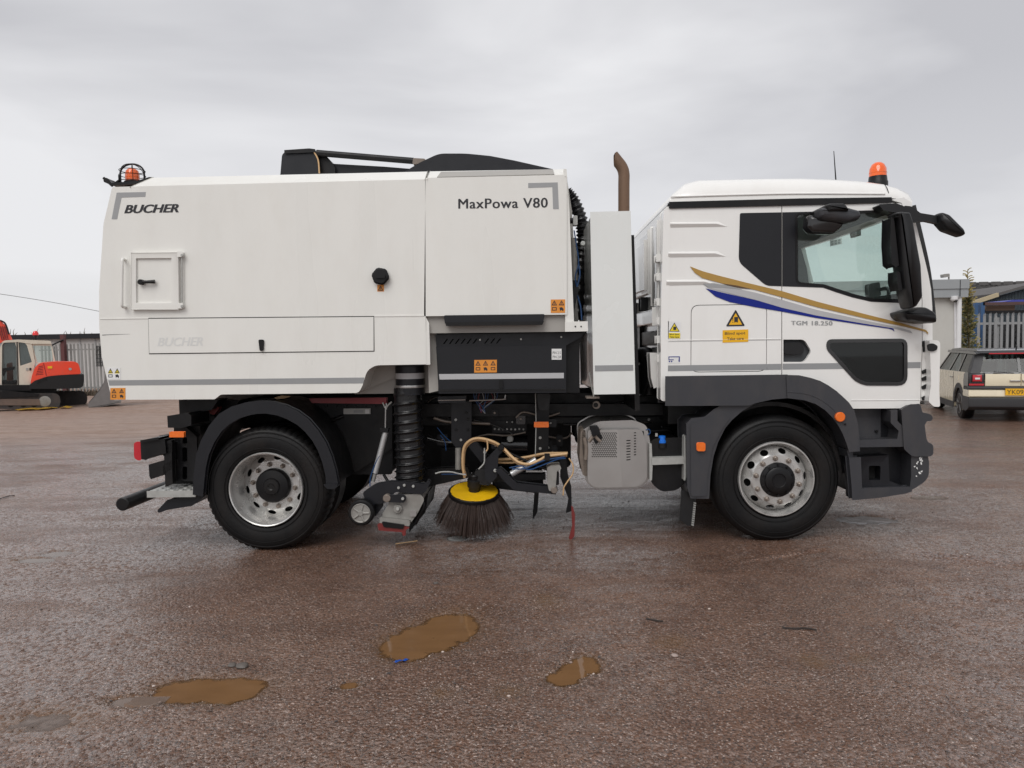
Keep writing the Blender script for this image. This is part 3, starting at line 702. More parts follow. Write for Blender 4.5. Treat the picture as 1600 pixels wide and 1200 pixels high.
# ---- white cabinet behind the cab
prism('cabinet', [(924.5, 333.5), (983, 332), (990.5, 613), (930, 614)], .03, 1.45, P_CABINET, T, bev=.012, yr=.03)
prism('reflective_stripe', [(929.5, 571), (989.2, 570), (989.5, 579), (929.7, 580)], .0275, .03, P_STRIPE, T, bev=0, yr=.03)
prism('cabinet_frame', [(984.5, 368), (990, 368), (999, 640), (993, 642)], .12, 1.5, P_BLACK, T, yr=.12)
cyl('cabinet_latch', 911, 380, .02, .6, .66, P_CABINET, T)
# exhaust stack
e = [W(974.8, 345, .75), W(974.8, 290, .75), W(974.8, 272, .75), W(971.5, 261, .75), W(964, 251, .75), W(957.5, 243, .75)]
bm = tube_bm(smooth_path(e, 8), .049, 24)
cx = W(959.6, 243, .75).x
bmesh.ops.bisect_plane(bm, geom=bm.verts[:]+bm.edges[:]+bm.faces[:], plane_co=(cx, 0, 0), plane_no=(-1, 0, 0), clear_outer=True)
put('exhaust_stack', bm, P_RUST, T, ang=50)
# pleated air hose, air line and bracket behind the hood
bm = tube_bm(smooth_path([W(884, 300, .9), W(896, 315, .9), (W(908, 345, .9)), W(911, 375, .9), W(906, 420, .9), W(902, 500, .9)], 22), .05, 14, lambda t: .055+.009*math.sin(t*150)); put('air_hose', bm, P_HOSE, T, ang=60)
prism('hood_front_panel', [(884.5, 275), (893, 330), (903, 503), (884.5, 503)], .5, 2.3, P_GREY, T, yr=.5)
prism('pipe_flange', rect(883.5, 338, 886.5, 352), .1, .25, P_BLACK, T, yr=.1); ptube('pipe_stub', [(885, 345), (902, 345)], .16, .022, P_BLACK, T, 12, 0)
prism('clamp', rnd(rect(896, 337, 902, 351), 1), .12, .2, P_GALV, T, yr=.12)
ptube('gas_cylinder', [(896.5, 372), (898, 438)], .2, .024, P_CAST, T, 12, 0)
prism('valve_block', rect(892, 439, 903, 449), .15, .25, P_BLACK, T, yr=.15)
prism('black_gusset', [(885, 449.5), (904, 449), (895, 493)], .1, .14, P_BLACK, T, yr=.1)
ptube('air_line', [(897, 360), (901, 385), (904, 410), (899, 432), (901, 447)], .14, .005, P_BCAB, T, 6)
ptube('air_line', [(904, 412), (906, 430), (901, 455), (907, 478), (909, 500)], .13, .006, P_BCAB, T, 6)
ptube('cable_loop', [(884, 560), (888, 545), (896, 538), (903, 543)], .3, .01, P_BLACK, T)
# ============================================================ CAB
FARC = 2.34
AP = [(1424, 316), (1431, 347), (1438, 376), (1445, 405), (1451, 430), (1455, 452), (1457, 480), (1457.5, 531)]   # front edge of the side skin
door_win = rnd([(1243.5, 333.5), (1392, 329.5), (1405, 372), (1411, 420), (1414, 470), (1362, 468.5), (1333, 461.5), (1308, 453.5), (1287, 446.5), (1244.5, 443)], [8, 3, 3, 3, 5, 4, 4, 4, 4, 8])
low_win = rnd([(1293, 531.5), (1416, 530.5), (1416, 601), (1351, 601), (1336, 594), (1292, 545)], [9, 10, 14, 12, 6, 6])
handle_hole = rnd([(1224, 530.5), (1257, 530.5), (1268, 549), (1257, 565.5), (1224, 565.5)], [1, 6, 5, 6, 1])
side_out = [(1041, 326.5), (1046, 325), (1220.9, 320.3), (1220.9, 586.6), (1041.5, 589), (1040.5, 560), (1040, 445)]
locker = rnd([(1079.5, 476.5), (1198.5, 475), (1198, 580.5), (1079, 582)], 13, 5)
locker_i = rnd([(1080.9, 477.9), (1197.1, 476.4), (1196.6, 579.1), (1080.4, 580.6)], 12, 5)
quarter = rnd([(1156, 333), (1220.9, 331.8), (1220.9, 447.2), (1197, 446.5), (1154, 409.5)], [3, 0, 0, 7, 9])
def both(name, loops, y0, y1, m, par, bev=0):
    a = put(name, _b(loops, y0, y1, bev), m, par); return a
def _b(loops, y0, y1, bev, mir=False):
    bm = plate_bm(loops, y0, y1, YC)
    if bev: sharp_bevel(bm, bev)
    if mir:
        for v in bm.verts: v.co.y = YC+FARC-v.co.y
    return bm
cabp = T
sp_ = both('cab_side_panel', [side_out, locker[::-1]], YC, YC+.03, P_CAB, T)
both('locker_lid', [locker_i], YC, YC+.03, P_CAB, T, .002)
both('quarter_panel', [quarter], YC-.003, YC-.0005, P_CHAR, T)
dr = both('cab_door', [[(1222.2, 320.2), (1391, 316.8), (1408, 318), (1418, 345), (1429, 385), (1436, 420), (1440.3, 470), (1440.5, 540), (1438, 626), (1437, 631.5), (1422.5, 631.5), (1408, 638), (1330.5, 638.5), (1322, 629), (1313, 620.5), (1303, 611), (1290, 602), (1278, 596), (1264, 591.5), (1246, 588), (1222.2, 586.8)], door_win[::-1], low_win[::-1], handle_hole[::-1]], YC, YC+.03, P_CAB, T)
both('cab_corner_panel', [[(1392.5, 312), (1412, 308), (1424, 316)]+AP[1:]+[(1448, 531.5), (1447.5, 626), (1439.3, 626), (1441.8, 540), (1441.6, 470), (1437.2, 420), (1430.2, 385), (1419.4, 345), (1409, 317)]], YC+.002, YC+.03, P_CAB, T)
# dark backing so the seams read as gaps
both('seam_backing', [[(1217, 322), (1226, 322), (1226, 586), (1217, 586)]], YC+.032, YC+.05, SLOT, T)
both('locker_backing', [rnd([(1074, 472), (1203, 471), (1203, 585), (1074, 586)], 13, 4)], YC+.032, YC+.05, SLOT, T)
both('handle_pocket', [[(1222.5, 527), (1270, 527), (1270, 569), (1222.5, 569)]], YC+.06, YC+.08, P_MIRR, T)
both('door_handle', [rnd([(1227, 536), (1252, 536), (1257, 547), (1254, 553), (1227, 552)], 3)], YC+.015, YC+.05, P_MIRR, dr, .005)
# window frame, black surround and glass
both('window_surround', [[(1222.3, 331.8), (1394, 328), (1407, 328), (1414, 372), (1419, 420), (1421, 474), (1361, 471.5), (1331, 464.6), (1306, 456.6), (1286, 449.6), (1222.3, 447.3)], door_win[::-1]], YC-.003, YC-.0005, P_CHAR, dr)
seal = [(u, v) for u, v in door_win]
def inset(pts, d):
    cx = sum(p[0] for p in pts)/len(pts); cy = sum(p[1] for p in pts)/len(pts); out = []
    n = len(pts)
    for i in range(n):
        a, b, c = Vector(pts[i-1]), Vector(pts[i]), Vector(pts[(i+1) % n])
        t = (c-a).normalized(); nn = Vector((-t.y, t.x))
        if nn.dot(Vector((cx, cy))-b) < 0: nn = -nn
        out.append(tuple(b+nn*d))
    return out
both('window_seal', [inset(door_win, -1.2), inset(door_win, 2.2)[::-1]], YC-.007, YC+.02, P_BLACK, dr)
both('door_glass', [inset(door_win, 1)], YC+.010, YC+.014, GL_T, dr)
both('low_window_seal', [inset(low_win, -1.5), inset(low_win, 4)[::-1]], YC-.006, YC+.015, P_BGLOSS, dr)
both('low_window_glass', [inset(low_win, 2)], YC+.004, YC+.010, GL_D, dr)
# far side of the cab: skin with the same window
far_b = _b([[(1041, 326), (1391, 316.8), (1412, 308), (1424, 316)]+AP[1:]+[(1448, 531.5), (1447.5, 626), (1330, 638), (1290, 603), (1221, 587), (1041.5, 589)], door_win[::-1], low_win[::-1]], YC, YC+.03, 0, True)
fs_ = put('far_side_panel', far_b, P_CAB, T)
put('far_door_glass', _b([inset(door_win, 0)], YC+.01, YC+.014, 0, True), GL_T, fs_)
# trim inside
lin = [(1046, 330), (1391, 322), (1416, 330), (1428, 372), (1436, 430), (1438, 520), (1438, 620), (1330, 632), (1240, 600), (1050, 585)]
rear_lin = inset([(1246, 337), (1390, 333), (1403, 372), (1409, 420), (1411, 467), (1362, 466), (1333, 459), (1308, 451), (1287, 444), (1247, 441)], -1)
put('door_lining', _b([lin, inset(door_win, -.5)[::-1]], YC+.055, YC+.075, 0), P_INT, T)
put('far_lining', _b([lin, inset(door_win, -.5)[::-1]], YC+.035, YC+.055, 0, True), P_INT, T)
def cross(name, a, b, th, y0, y1, m, par=T):
    """panel running across the cab between pixels a and b (surveyed on the skin plane), th thick"""
    p, q = W(*a, YC), W(*b, YC); d = (q-p).normalized(); n_ = Vector((-d.z, 0, d.x))*th
    return put(name, slab([[(p.x, p.z), (q.x, q.z), (q.x+n_.x, q.z+n_.z), (p.x+n_.x, p.z+n_.z)]], y0, y1), m, par)
cross('headlining', (1050, 327), (1416, 318), -.03, YC+.08, FARC-.06, P_INT)
cross('cab_floor', (1050, 560), (1436, 560), .04, YC+.08, FARC-.06, P_INTD)
cross('rear_lining', (1052, 330), (1050, 600), .03, YC+.08, FARC-.06, P_INT)
# rear wall with pressed panels
rw0, rw1 = W(1043, 326, YC), W(1040, 625, YC)
def rear_pt(v): return W(1043-(v-326)*.01, v, YC)
rwall = put('cab_rear_wall', slab([[(rear_pt(322).x-.005, rear_pt(322).z), (rear_pt(322).x+.04, rear_pt(322).z), (rear_pt(592).x+.04, rear_pt(592).z), (rear_pt(592).x-.005, rear_pt(592).z)]], YC+.02, FARC-.02), P_CAB, T)
xr = rear_pt(450).x
for (v0, v1, ya, yb, th, m) in ((340, 448, .75, 2.1, .03, P_CAB), (355, 440, .85, 2.0, .045, P_CAB), (340, 470, .28, .6, .03, P_CAB), (480, 505, .3, 2.1, .07, P_CAB), (515, 540, .3, 2.1, .03, P_GALV)):
    z0, z1 = rear_pt(v1).z, rear_pt(v0).z
    box('rear_pressing', xr-th, ya, z0, xr-.004, yb, z1, m, rwall, .012)
box('vent_grille', xr-.06, .95, rear_pt(475).z, xr-.004, 1.1, rear_pt(455).z, P_BLACK, rwall, .01); box('vent_grille', xr-.06, 1.6, rear_pt(478).z, xr-.004, 1.75, rear_pt(458).z, P_BLACK, rwall, .01)
for v in (400, 430, 470, 500, 530, 560): box('stiffener', xr-.05, .22, rear_pt(v+4).z, xr-.004, .32, rear_pt(v-4).z, P_CAB, rwall, .01)
prism('cab_rear_corner', rnd([(1038, 327), (1047, 324), (1046, 400), (1042, 600), (1041, 626), (1033, 625), (1034, 480)], [4, 0, 0, 0, 3, 3, 4]), YC-.002, YC+.16, P_CAB, T, bev=.02, yr=YC, seg=3)
prism('cab_mount_bracket', [(1016, 552), (1030, 552), (1034, 560), (1034, 600), (1030, 603), (1022, 606), (1018, 590)], .3, .45, P_CAB, T, yr=.3)
prism('rear_well', [(1000, 505), (1032, 505), (1036, 640), (1000, 640)], 1.2, 2.3, P_BLACK, T, yr=1.2)
for k in range(3): ptube('coiled_air_line', [(1000+3*k, 556, .9), (1012+k, 560, .6), (1014, 590, .5), (1006-k, 618, .6)], 0, .012, P_HOSE, T)
ptube('exhaust_elbow', [(1000, 555, .9), (1013, 556, .75), (1016, 575, .7), (1014, 615, .7)], .7, .07, P_BLACK, T, 16)
# roof: rounded shell lofted over the side outline
base_line = [(1046, 317), (1070, 316.3), (1100, 315.5), (1150, 314), (1200, 312.5), (1250, 311.2), (1300, 310), (1345, 309), (1380, 309), (1400, 310), (1418, 314), (1425, 319)]
top_line = [(1052, 302.5), (1070, 286.5), (1090, 281), (1150, 279.5), (1200, 278.3), (1250, 278), (1300, 279.6), (1345, 282.3), (1380, 287.3), (1400, 293), (1417, 301.5), (1424, 314)]
loops = []
for (bu, bv), (tu, tv) in zip(base_line, top_line):
    b = W(bu, bv, YC); ins = .16; tp_ = W(tu, tv, YC+ins*.8); half = []
    for k in range(9):
        a = math.pi/2*k/8
        half.append(Vector((b.x+(tp_.x-b.x)*(1-math.cos(a))**.5 if False else b.x+(tp_.x-b.x)*math.sin(a)**2, YC+.003+ins*(1-math.cos(a)), b.z+(tp_.z-b.z)*math.sin(a))))
    full = half+[Vector((p.x, YC+FARC-p.y, p.z)) for p in half[::-1]]
    loops.append(full)
bm = loft_bm(loops)
roof = put('cab_roof', bm, P_CAB, T, ang=60)
prism('gutter_strip', [(1046, 317), (1250, 311.6), (1391, 309.8), (1391.5, 316), (1250, 320), (1046, 325)], YC-.012, YC+.04, P_BLACK, T, bev=.006, yr=YC)
ptube('roof_seam', [(1382, 287.8, .2), (1386, 294, .13), (1388.5, 302, YC+.012)], YC, .003, SLOT, roof, 5)
ptube('roof_bead', [(1048, 307.5), (1150, 304.5), (1250, 302.5), (1383, 303)], YC+.003, .006, P_CAB, roof, 6)
# pressed flutes
for (x0, x1, v, h) in ((1047, 1137, 351.5, 8.5), (1044, 1135, 398, 9), (1041, 1118, 442, 9)):
    pts = [W(x0, v-h/2, YC), W(x1-14, v-h/2-.8, YC), W(x1, v+h/2-1.5, YC), W(x0, v+h/2, YC)]
    bm = bmesh.new(); o_ = [bm.verts.new(p-Vector((0, .0005, 0))) for p in pts]; q = [bm.verts.new(W(x0, v-h/2+2.0, YC)+Vector((0, -.014, 0))), bm.verts.new(W(x1-20, v-h/2+1.4, YC)+Vector((0, -.014, 0))), bm.verts.new(W(x1-18, v-h/2+2.8, YC)+Vector((0, -.0145, 0))), bm.verts.new(W(x0, v-h/2+3.4, YC)+Vector((0, -.0145, 0)))]
    for i in range(4): bm.faces.new((o_[i], o_[(i+1) % 4], q[(i+1) % 4], q[i]))
    bm.faces.new(q); bm.faces.new(o_[::-1]); put('pressed_flute', bm, P_CAB, sp_)
ptube('swage_line', [(1041, 532.3), (1120, 531), (1220, 529.5)], YC, .0035, P_CAB, sp_, 6, 0)
ptube('swage_line', [(1041, 534), (1120, 532.7), (1220, 531.2)], YC, .0015, P_DECAL, sp_, 6, 0)
ptube('door_crease', [(1330, 625.5), (1438, 625)], YC+.001, .005, P_CAB, dr, 6, 0)
# front: windscreen and lower front, bowed forward in the middle
def bowed(name, px, th, m, par, bow=.05, y0=YC+.01, y1=FARC-.01, back=0.0):
    cols = 13; L = []
    for i in range(cols):
        s = i/(cols-1); y = y0+(y1-y0)*s; bx = bow*(1-(2*s-1)**2) if 0 < s < 1 else 0
        f = [W(u, v, YC) for u, v in px]
        front = [Vector((p.x+bx-back, y, p.z)) for p in f]; rear = [p-Vector((th, 0, 0)) for p in front[::-1]]
        L.append(front+rear)
    return put(name, loft_bm(L), m, par, ang=50)
bowed('windscreen', [(1426, 330), (1433, 358), (1440, 388), (1448, 423), (1452, 452), (1455, 484)], .006, GL_T, T, back=.02)
bowed('windscreen_header', [(1418, 312), (1426, 329)], .04, P_CAB, T, back=.01)
bowed('front_panel', [(1455, 486), (1457, 500), (1456.5, 531), (1456, 632)], .04, P_CAB, T, back=.01)
ptube('windscreen_pillar', [(1424, 322), (1437, 376), (1447, 423), (1453, 470), (1456, 500)], FARC-.05, .045, P_INTD, T, 8)
tube('windscreen_pillar', [W(u, v, YC)*1+Vector((-.04, .07, 0)) for u, v in ((1424, 322), (1437, 376), (1447, 423), (1453, 470), (1456, 500))], .035, P_INTD, T, 8)
# open grille flap at the front corner
prism('grille_flap', rnd([(1448.5, 532), (1461, 532.5), (1464, 536), (1462.5, 612), (1463.8, 634.5), (1455, 634), (1447.5, 627), (1451, 600), (1450, 560)], [2, 4, 3, 2, 3, 2, 2, 0, 0]), .02, .16, P_CAB, T, bev=.008, yr=.06)
prism('flap_recess', rnd([(1441.5, 533), (1448.5, 532), (1449.5, 548), (1442, 550)], 1), YC-.004, YC+.05, P_MIRR, T, yr=YC)
prism('flap_hinge', rnd([(1450, 539), (1457, 537), (1464, 541), (1463, 546), (1457, 548.5), (1451, 547)], 2), .005, .02, P_MIRR, T, yr=.01)
for v in (576, 587, 600, 617): prism('flap_clip', [(1440, v+4), (1447.5, v), (1447.5, v+6), (1441, v+8)], .09, YC, P_MIRR, T, yr=YC, bev=.002)
# dash, wheel, seats
dx = W(1448, 480, YC); dash_z = W(1400, 462, .6).z
put('dashboard', slab([[(W(1370, 480, .6).x, dash_z-.5), (W(1370, 470, .6).x, dash_z-.08), (W(1395, 463, .6).x, dash_z), (dx.x-.12, dash_z), (dx.x-.12, dash_z-.55)]], YC+.09, FARC-.07), P_INTD, T)
sw = W(1362, 482, .65)
Mx = Matrix.Translation(sw) @ Matrix.Rotation(R(-58), 4, 'Y')
bm = bmesh.new()
ring = [Mx @ Vector((.2*math.cos(a*math.pi/16), .2*math.sin(a*math.pi/16), 0)) for a in range(33)]
put('steering_wheel', tube_bm(ring, .015, 8), P_MIRR, T)
prism('display_pod', rnd([(1358, 445), (1374, 441), (1376, 462), (1360, 466)], 3), .7, .78, P_MIRR, T, yr=.7)
for ys in (.35, 1.5):
    sx0 = W(1215, 470, YC).x
    st = box('seat', sx0, ys, 1.30, sx0+.5, ys+.5, 1.42, P_INTD, T, .04)
    box('seat_back', sx0-.02, ys, 1.42, sx0+.13, ys+.5, 1.98, P_INTD, st, .04)
pp = W(1300, 379, 1.9)
wl = prism('notice_card', [(1297, 375), (1315, 371), (1315.5, 381), (1297.5, 385)], 1.7, 1.703, P_LWHITE, T, bev=0, yr=1.7)
for k in range(3):
    for j in range(2): put('code_mark', plate_bm([[(1298.5+5.5*k, 376.6-k*1.2+j*4), (1302+5.5*k, 375.8-k*1.2+j*4), (1302+5.5*k, 378.6-k*1.2+j*4), (1298.5+5.5*k, 379.4-k*1.2+j*4)]], 1.696, 1.699, 1.7), P_STRIPE, wl, smooth=False)
prism('sun_visor_box', rnd([(1335, 362), (1345, 359), (1345, 368), (1337, 369.5)], 1), 1.2, 1.3, P_INTD, T, yr=1.2)
# decals
g_up = [(1078, 416.3), (1098, 424), (1120, 430), (1165, 441.5), (1222, 455), (1275, 471), (1350, 490.5), (1412, 506), (1446, 515.5), (1449.5, 519), (1450, 523)]
g_dn = [(1448, 520.5), (1446, 518.5), (1412, 510.3), (1350, 497), (1275, 479.5), (1222, 464.5), (1180, 453), (1130, 443.5), (1097, 434.5), (1085, 426)]
s_up = [(1095, 441), (1130, 446.6), (1180, 457.2), (1222, 468.5), (1275, 484), (1350, 500.5), (1400, 510.5), (1422, 516.5), (1425.5, 521)]
s_dn = [(1400, 513.8), (1350, 505.8), (1275, 493), (1222, 481), (1180, 468.5), (1130, 456), (1107, 450)]
b_up = [(1102.5, 450.5), (1130, 457.5), (1180, 468.8), (1222, 478.8), (1275, 488.6), (1350, 503.8), (1390, 511.3), (1396, 514), (1397, 518)]
b_dn = [(1394, 515.3), (1388, 513.5), (1350, 508), (1275, 496.8), (1222, 487), (1180, 480), (1140, 472), (1118, 463.5)]
P_BRZ = mat('dark_bronze_decal', (.10, .055, .025), .35)
for nm, up, dn, m, dy in (('gold_stripe', g_up, g_dn, P_GOLD, 0), ('silver_stripe', s_up, s_dn, P_SILV, .0005), ('blue_stripe', b_up, b_dn, P_BLUE, .001)):
    prism(nm, up+dn, YC-.0055+dy, YC-.0035+dy, m, T, bev=0, yr=YC)
prism('stripe_shadow_print', [(1097, 442.5), (1115, 442.5), (1142, 447.5), (1160, 452.8), (1130, 449.5), (1106, 449)], YC-.0062, YC-.0056, P_DECAL, T, bev=0, yr=YC)
prism('stripe_shadow_print', [(1128, 443), (1150, 446), (1175, 451.8), (1158, 450.5), (1140, 447)], YC-.0062, YC-.0056, P_BRZ, T, bev=0, yr=YC)
text('lettering', 'TGM 18.250', 1236, 507.8, 64, 6.6, YC-.003, P_DECAL, T, slope=.01, space=1.1, fat=(.5, .9))
prism('reflective_stripe', [(1041.5, 571), (1220.5, 568.4), (1220.5, 577.6), (1041.5, 580)], YC-.0016, YC-.0004, P_STRIPE, T, bev=0, yr=YC)
prism('reflective_stripe', [(1222.8, 568.2), (1313.5, 567.2), (1322.5, 576.4), (1222.8, 577.4)], YC-.0016, YC-.0004, P_STRIPE, T, bev=0, yr=YC)
prism('reflective_stripe', [(1417.5, 566), (1438.5, 565.6), (1438.3, 575), (1417, 575.4)], YC-.0016, YC-.0004, P_STRIPE, T, bev=0, yr=YC)
# blind spot signs
bs = prism('blind_spot_sign', [(1129, 516), (1169, 514.6), (1169, 534), (1129, 535.4)], YC-.003, YC-.0015, P_LYEL, T, bev=0, yr=YC)
text('lettering', 'Blind spot', 1132.5, 524.6, 32, 5.6, YC-.0035, P_DTEXT, bs, slope=-.03, bold=.01)
text('lettering', 'Take care', 1136, 531.6, 26, 4.4, YC-.0035, P_DTEXT, bs, slope=-.03, bold=.01)
prism('warning_triangle', rnd([(1149.3, 483.5), (1164, 509.3), (1134, 510)], 2.5), YC-.003, YC-.0015, P_DTEXT, T, bev=0, yr=YC)
ty = put('triangle_face', plate_bm([[(1149.3, 489.3), (1159.3, 507.2), (1138.6, 507.6)]], YC-.004, YC-.0032, YC), P_LYEL, T, smooth=False)
put('pictogram', plate_bm([[(1147, 495.4), (1152.8, 495.2), (1152.8, 502.5), (1151.8, 504.5), (1150.5, 503), (1149, 503), (1148, 504.7), (1147, 502.5)]], YC-.005, YC-.0042, YC), P_DTEXT, ty, smooth=False)
put('exclamation_mark', plate_bm([[(1144.2, 497), (1145.4, 497), (1145.2, 501.5), (1144.4, 501.5)]], YC-.005, YC-.0042, YC), P_DTEXT, ty, smooth=False)
put('exclamation_mark', plate_bm([[(1144.2, 502.8), (1145.4, 502.8), (1145.4, 504.2), (1144.2, 504.2)]], YC-.005, YC-.0042, YC), P_DTEXT, ty, smooth=False)
sg = prism('small_blind_spot_sign', rect(1043.7, 502, 1063.7, 529.5), YC-.002, YC-.0008, P_LWHITE, T, bev=0, yr=YC)
put('warning_triangle', plate_bm([[(1053.6, 504), (1061.8, 518), (1045.2, 518)]], YC-.0035, YC-.0025, YC), P_DTEXT, sg, smooth=False)
put('triangle_face', plate_bm([[(1053.6, 506), (1060.2, 517.2), (1046.8, 517.2)]], YC-.0045, YC-.0037, YC), P_YSIGN, sg, smooth=False)
put('pictogram', plate_bm([rnd(rect(1051.8, 510.4, 1056.4, 515.6), 1)], YC-.0055, YC-.0047, YC), P_DTEXT, sg, smooth=False)
put('caption_plate', plate_bm([rect(1044.8, 520.3, 1062.6, 528.6)], YC-.0035, YC-.0025, YC), P_YSIGN, sg, smooth=False)
text('lettering', 'Blind Spot', 1046.3, 524, 14.8, 2.8, YC-.004, P_DTEXT, sg, bold=.02); text('lettering', 'Take Care', 1046.3, 527.8, 14.8, 2.7, YC-.004, P_DTEXT, sg, bold=.02)
sb = prism('trailer_symbol_sign', rect(1043.7, 556, 1062.5, 568), YC-.002, YC-.0008, P_LWHITE, T, bev=0, yr=YC)
put('pictogram', plate_bm([rect(1044.5, 557, 1061.5, 558)]if 0 else [[(1044.5, 557), (1062, 556.8), (1062, 565), (1060.8, 566), (1060, 564), (1060.8, 558.2), (1045.7, 558.3), (1045.7, 561.6), (1052.5, 561.5), (1052.5, 562.8), (1044.5, 562.9)]], YC-.003, YC-.0022, YC), P_BLUE, sb, smooth=False)
for u in (1046, 1049.4): cyl('pictogram', u, 564.8, .006, YC-.003, YC-.0022, P_BLUE, sb, 10)
# ---- mirrors, antenna, beacon
def hull(name, ptsA, yA, ptsB, yB, m, par, bev=.02, yr=None):
    A = [W(u, v, yr if yr is not None else yA) for u, v in ptsA]; B = [W(u, v, yr if yr is not None else yB) for u, v in ptsB]
    bm = loft_bm([[Vector((p.x, yA, p.z)) for p in A], [Vector((p.x, yB, p.z)) for p in B]]); sharp_bevel(bm, bev, 3); return put(name, bm, m, par, ang=45)
prism('mirror_top_bracket', rnd([(1373.5, 319.5), (1400, 317.5), (1413, 322.5), (1420, 340), (1418, 346), (1410, 333), (1392, 331), (1380, 328)], 2), -.02, YC+.01, P_MIRR, T, bev=.008, yr=-.02)
mr_ = pillow('side_mirror', [(1393, 335), (1400, 332), (1415, 333), (1420, 347), (1425.5, 378), (1432.5, 416), (1435, 465), (1425, 481), (1415, 483), (1407.5, 456), (1402, 415), (1397, 345)], -.22, -.04, P_MIRR, T, d=5, dy=.09, yr=-.13)
prism('mirror_arm_lip', [(1393, 340), (1396, 342), (1404, 414), (1400, 417), (1394, 412), (1392, 380)], -.17, -.03, P_BLACK, mr_, bev=.004, yr=-.17)
prism('mirror_inner_edge', [(1402, 424), (1406, 426), (1410, 452), (1406, 454), (1402, 440)], -.17, -.03, P_BLACK, mr_, bev=.002, yr=-.17)
prism('mirror_cap_seam', [(1394.5, 340), (1416, 340), (1416.3, 341.2), (1394.5, 341.2)], -.2, -.1, P_BLACK, mr_, bev=0, yr=-.15)
pillow('mirror_base', [(1403.5, 488), (1415, 485), (1430, 480), (1441, 480), (1453, 487), (1457, 492), (1457, 505), (1441, 505), (1413, 501), (1406, 495)], -.12, YC, P_MIRR, T, d=4, dy=.08, yr=-.04, back=.1)
fa = prism('front_mirror_arm', rnd([(1413, 321.5), (1424, 322.5), (1433, 329), (1438, 333), (1472, 338.5), (1473, 348), (1466, 349), (1448, 345), (1425, 347), (1420, 342)], 2), .0, .05, P_MIRR, T, bev=.015, yr=.0)
pillow('front_mirror', [(1464, 335.5), (1469, 332), (1480, 336), (1503, 359), (1505.5, 367), (1501, 370), (1475, 360.5), (1464, 348)], -.05, .07, P_MIRR, fa, d=4, dy=.06, yr=.0)
km = pillow('kerb_mirror', [(1275, 328), (1286, 324.5), (1314, 324), (1338, 330.5), (1341, 340), (1337, 345.5), (1320, 350), (1285, 345.5), (1276, 341)], -.2, -.06, P_PLAS, T, d=5, dy=.08, yr=-.12)
pillow('mirror_housing', [(1259, 340), (1263, 336.5), (1300, 345), (1316, 349), (1313, 357), (1300, 366.5), (1265, 365), (1257, 356)], -.12, .0, P_BGLOSS, km, d=5, dy=.06, yr=-.06)
pillow('mirror_neck', [(1285, 323), (1291, 320.5), (1312, 320.5), (1317, 325), (1320, 332), (1288, 333)], -.225, YC, P_MIRR, km, d=3, dy=.03, yr=-.14, rr=2)
bb = W(1371.5, 287, .55)
b2 = lathe('roof_beacon', [(-.03, .078), (.012, .078), (.02, .073), (.05, .07), (.058, .068)], bb, P_BLACK, T, 'Z')
lathe('lens', [(.058, .069), (.12, .066), (.155, .05), (.172, .028), (.176, .004)], bb, P_ORB, b2, 'Z')
lathe('lens_rib', [(.085, .0695), (.088, .0695)], bb, P_AMB, b2, 'Z')
ptube('antenna', [(1302.8, 236), (1306, 281)], .9, .005, P_BLACK, T, 6, 0, rf=lambda t: .003+.003*t)
# ---- dark plastic sills and arches
prism('sill_strip', [(1041, 590), (1226.8, 587.4), (1228.3, 619.5), (1205, 621.5), (1180, 627), (1168, 631), (1041, 631.5)], .03, .35, P_PLAS, T, bev=.012, yr=.05)
arch_o = [(1229, 588), (1246, 588.5), (1264, 592.5), (1278, 597), (1290, 603.5), (1303, 612.5), (1313, 621.5), (1322, 630), (1330, 642), (1335, 660), (1337.5, 680), (1338.5, 702)]
arch_i = [(1326, 703), (1322, 690), (1316, 675), (1309, 662), (1300, 650), (1288, 638), (1273, 628.5), (1255, 622.5), (1230.5, 619.5)]
prism('wheel_arch', arch_o+arch_i, .02, .38, P_PLAS, T, bev=.012, yr=.05)
arc_l = [(1231, 612.5), (1256, 615), (1277, 622), (1295, 633.5), (1309, 648.5), (1318, 664)]
ptube('arch_lip', arc_l, .022, .005, P_PLAS, T, 6)
cyl('side_marker_lamp', 1313.6, 651.8, .038, -.005, .03, P_AMB, T, 20)
cyl('bolt', 1321, 663, .009, .012, .03, P_BLACK, T, 8)
rg = [(1115, 640), (1130, 632), (1170, 631.5), (1180, 628), (1172, 633), (1158, 641), (1142, 655), (1131, 668), (1120, 690), (1113, 712), (1108, 742), (1106, 777.5), (1079, 777), (1074, 760), (1072.5, 662), (1080, 654), (1100, 652)]
prism('rear_guard', rg, .06, .4, P_PLAS, T, bev=.012, yr=.08)
prism('guard_step', rnd([(1079, 663), (1110, 652), (1126, 650), (1140, 652), (1126, 672), (1112, 700), (1104, 742), (1103, 774), (1080, 775)], 4), .05, .07, P_PLAS, T, bev=.006, yr=.06)
prism('side_reflector', rnd(rect(1089, 692, 1101, 704), 2.5), .025, .05, P_AMB, T, bev=.003, yr=.04)
mf = prism('mud_flap', [(1065, 765), (1088, 775), (1084, 820), (1075, 822), (1062, 812)], .12, .14, P_MIRR, T, bev=0, yr=.12)
for k in range(11): prism('flap_tooth', [(1083.5-k*.35, 784+k*3.4), (1087-k*.35, 785+k*3.4), (1086.7-k*.35, 786.6+k*3.4), (1083.3-k*.35, 786+k*3.4)], .1, .12, P_GALV, mf, bev=0, yr=.12)
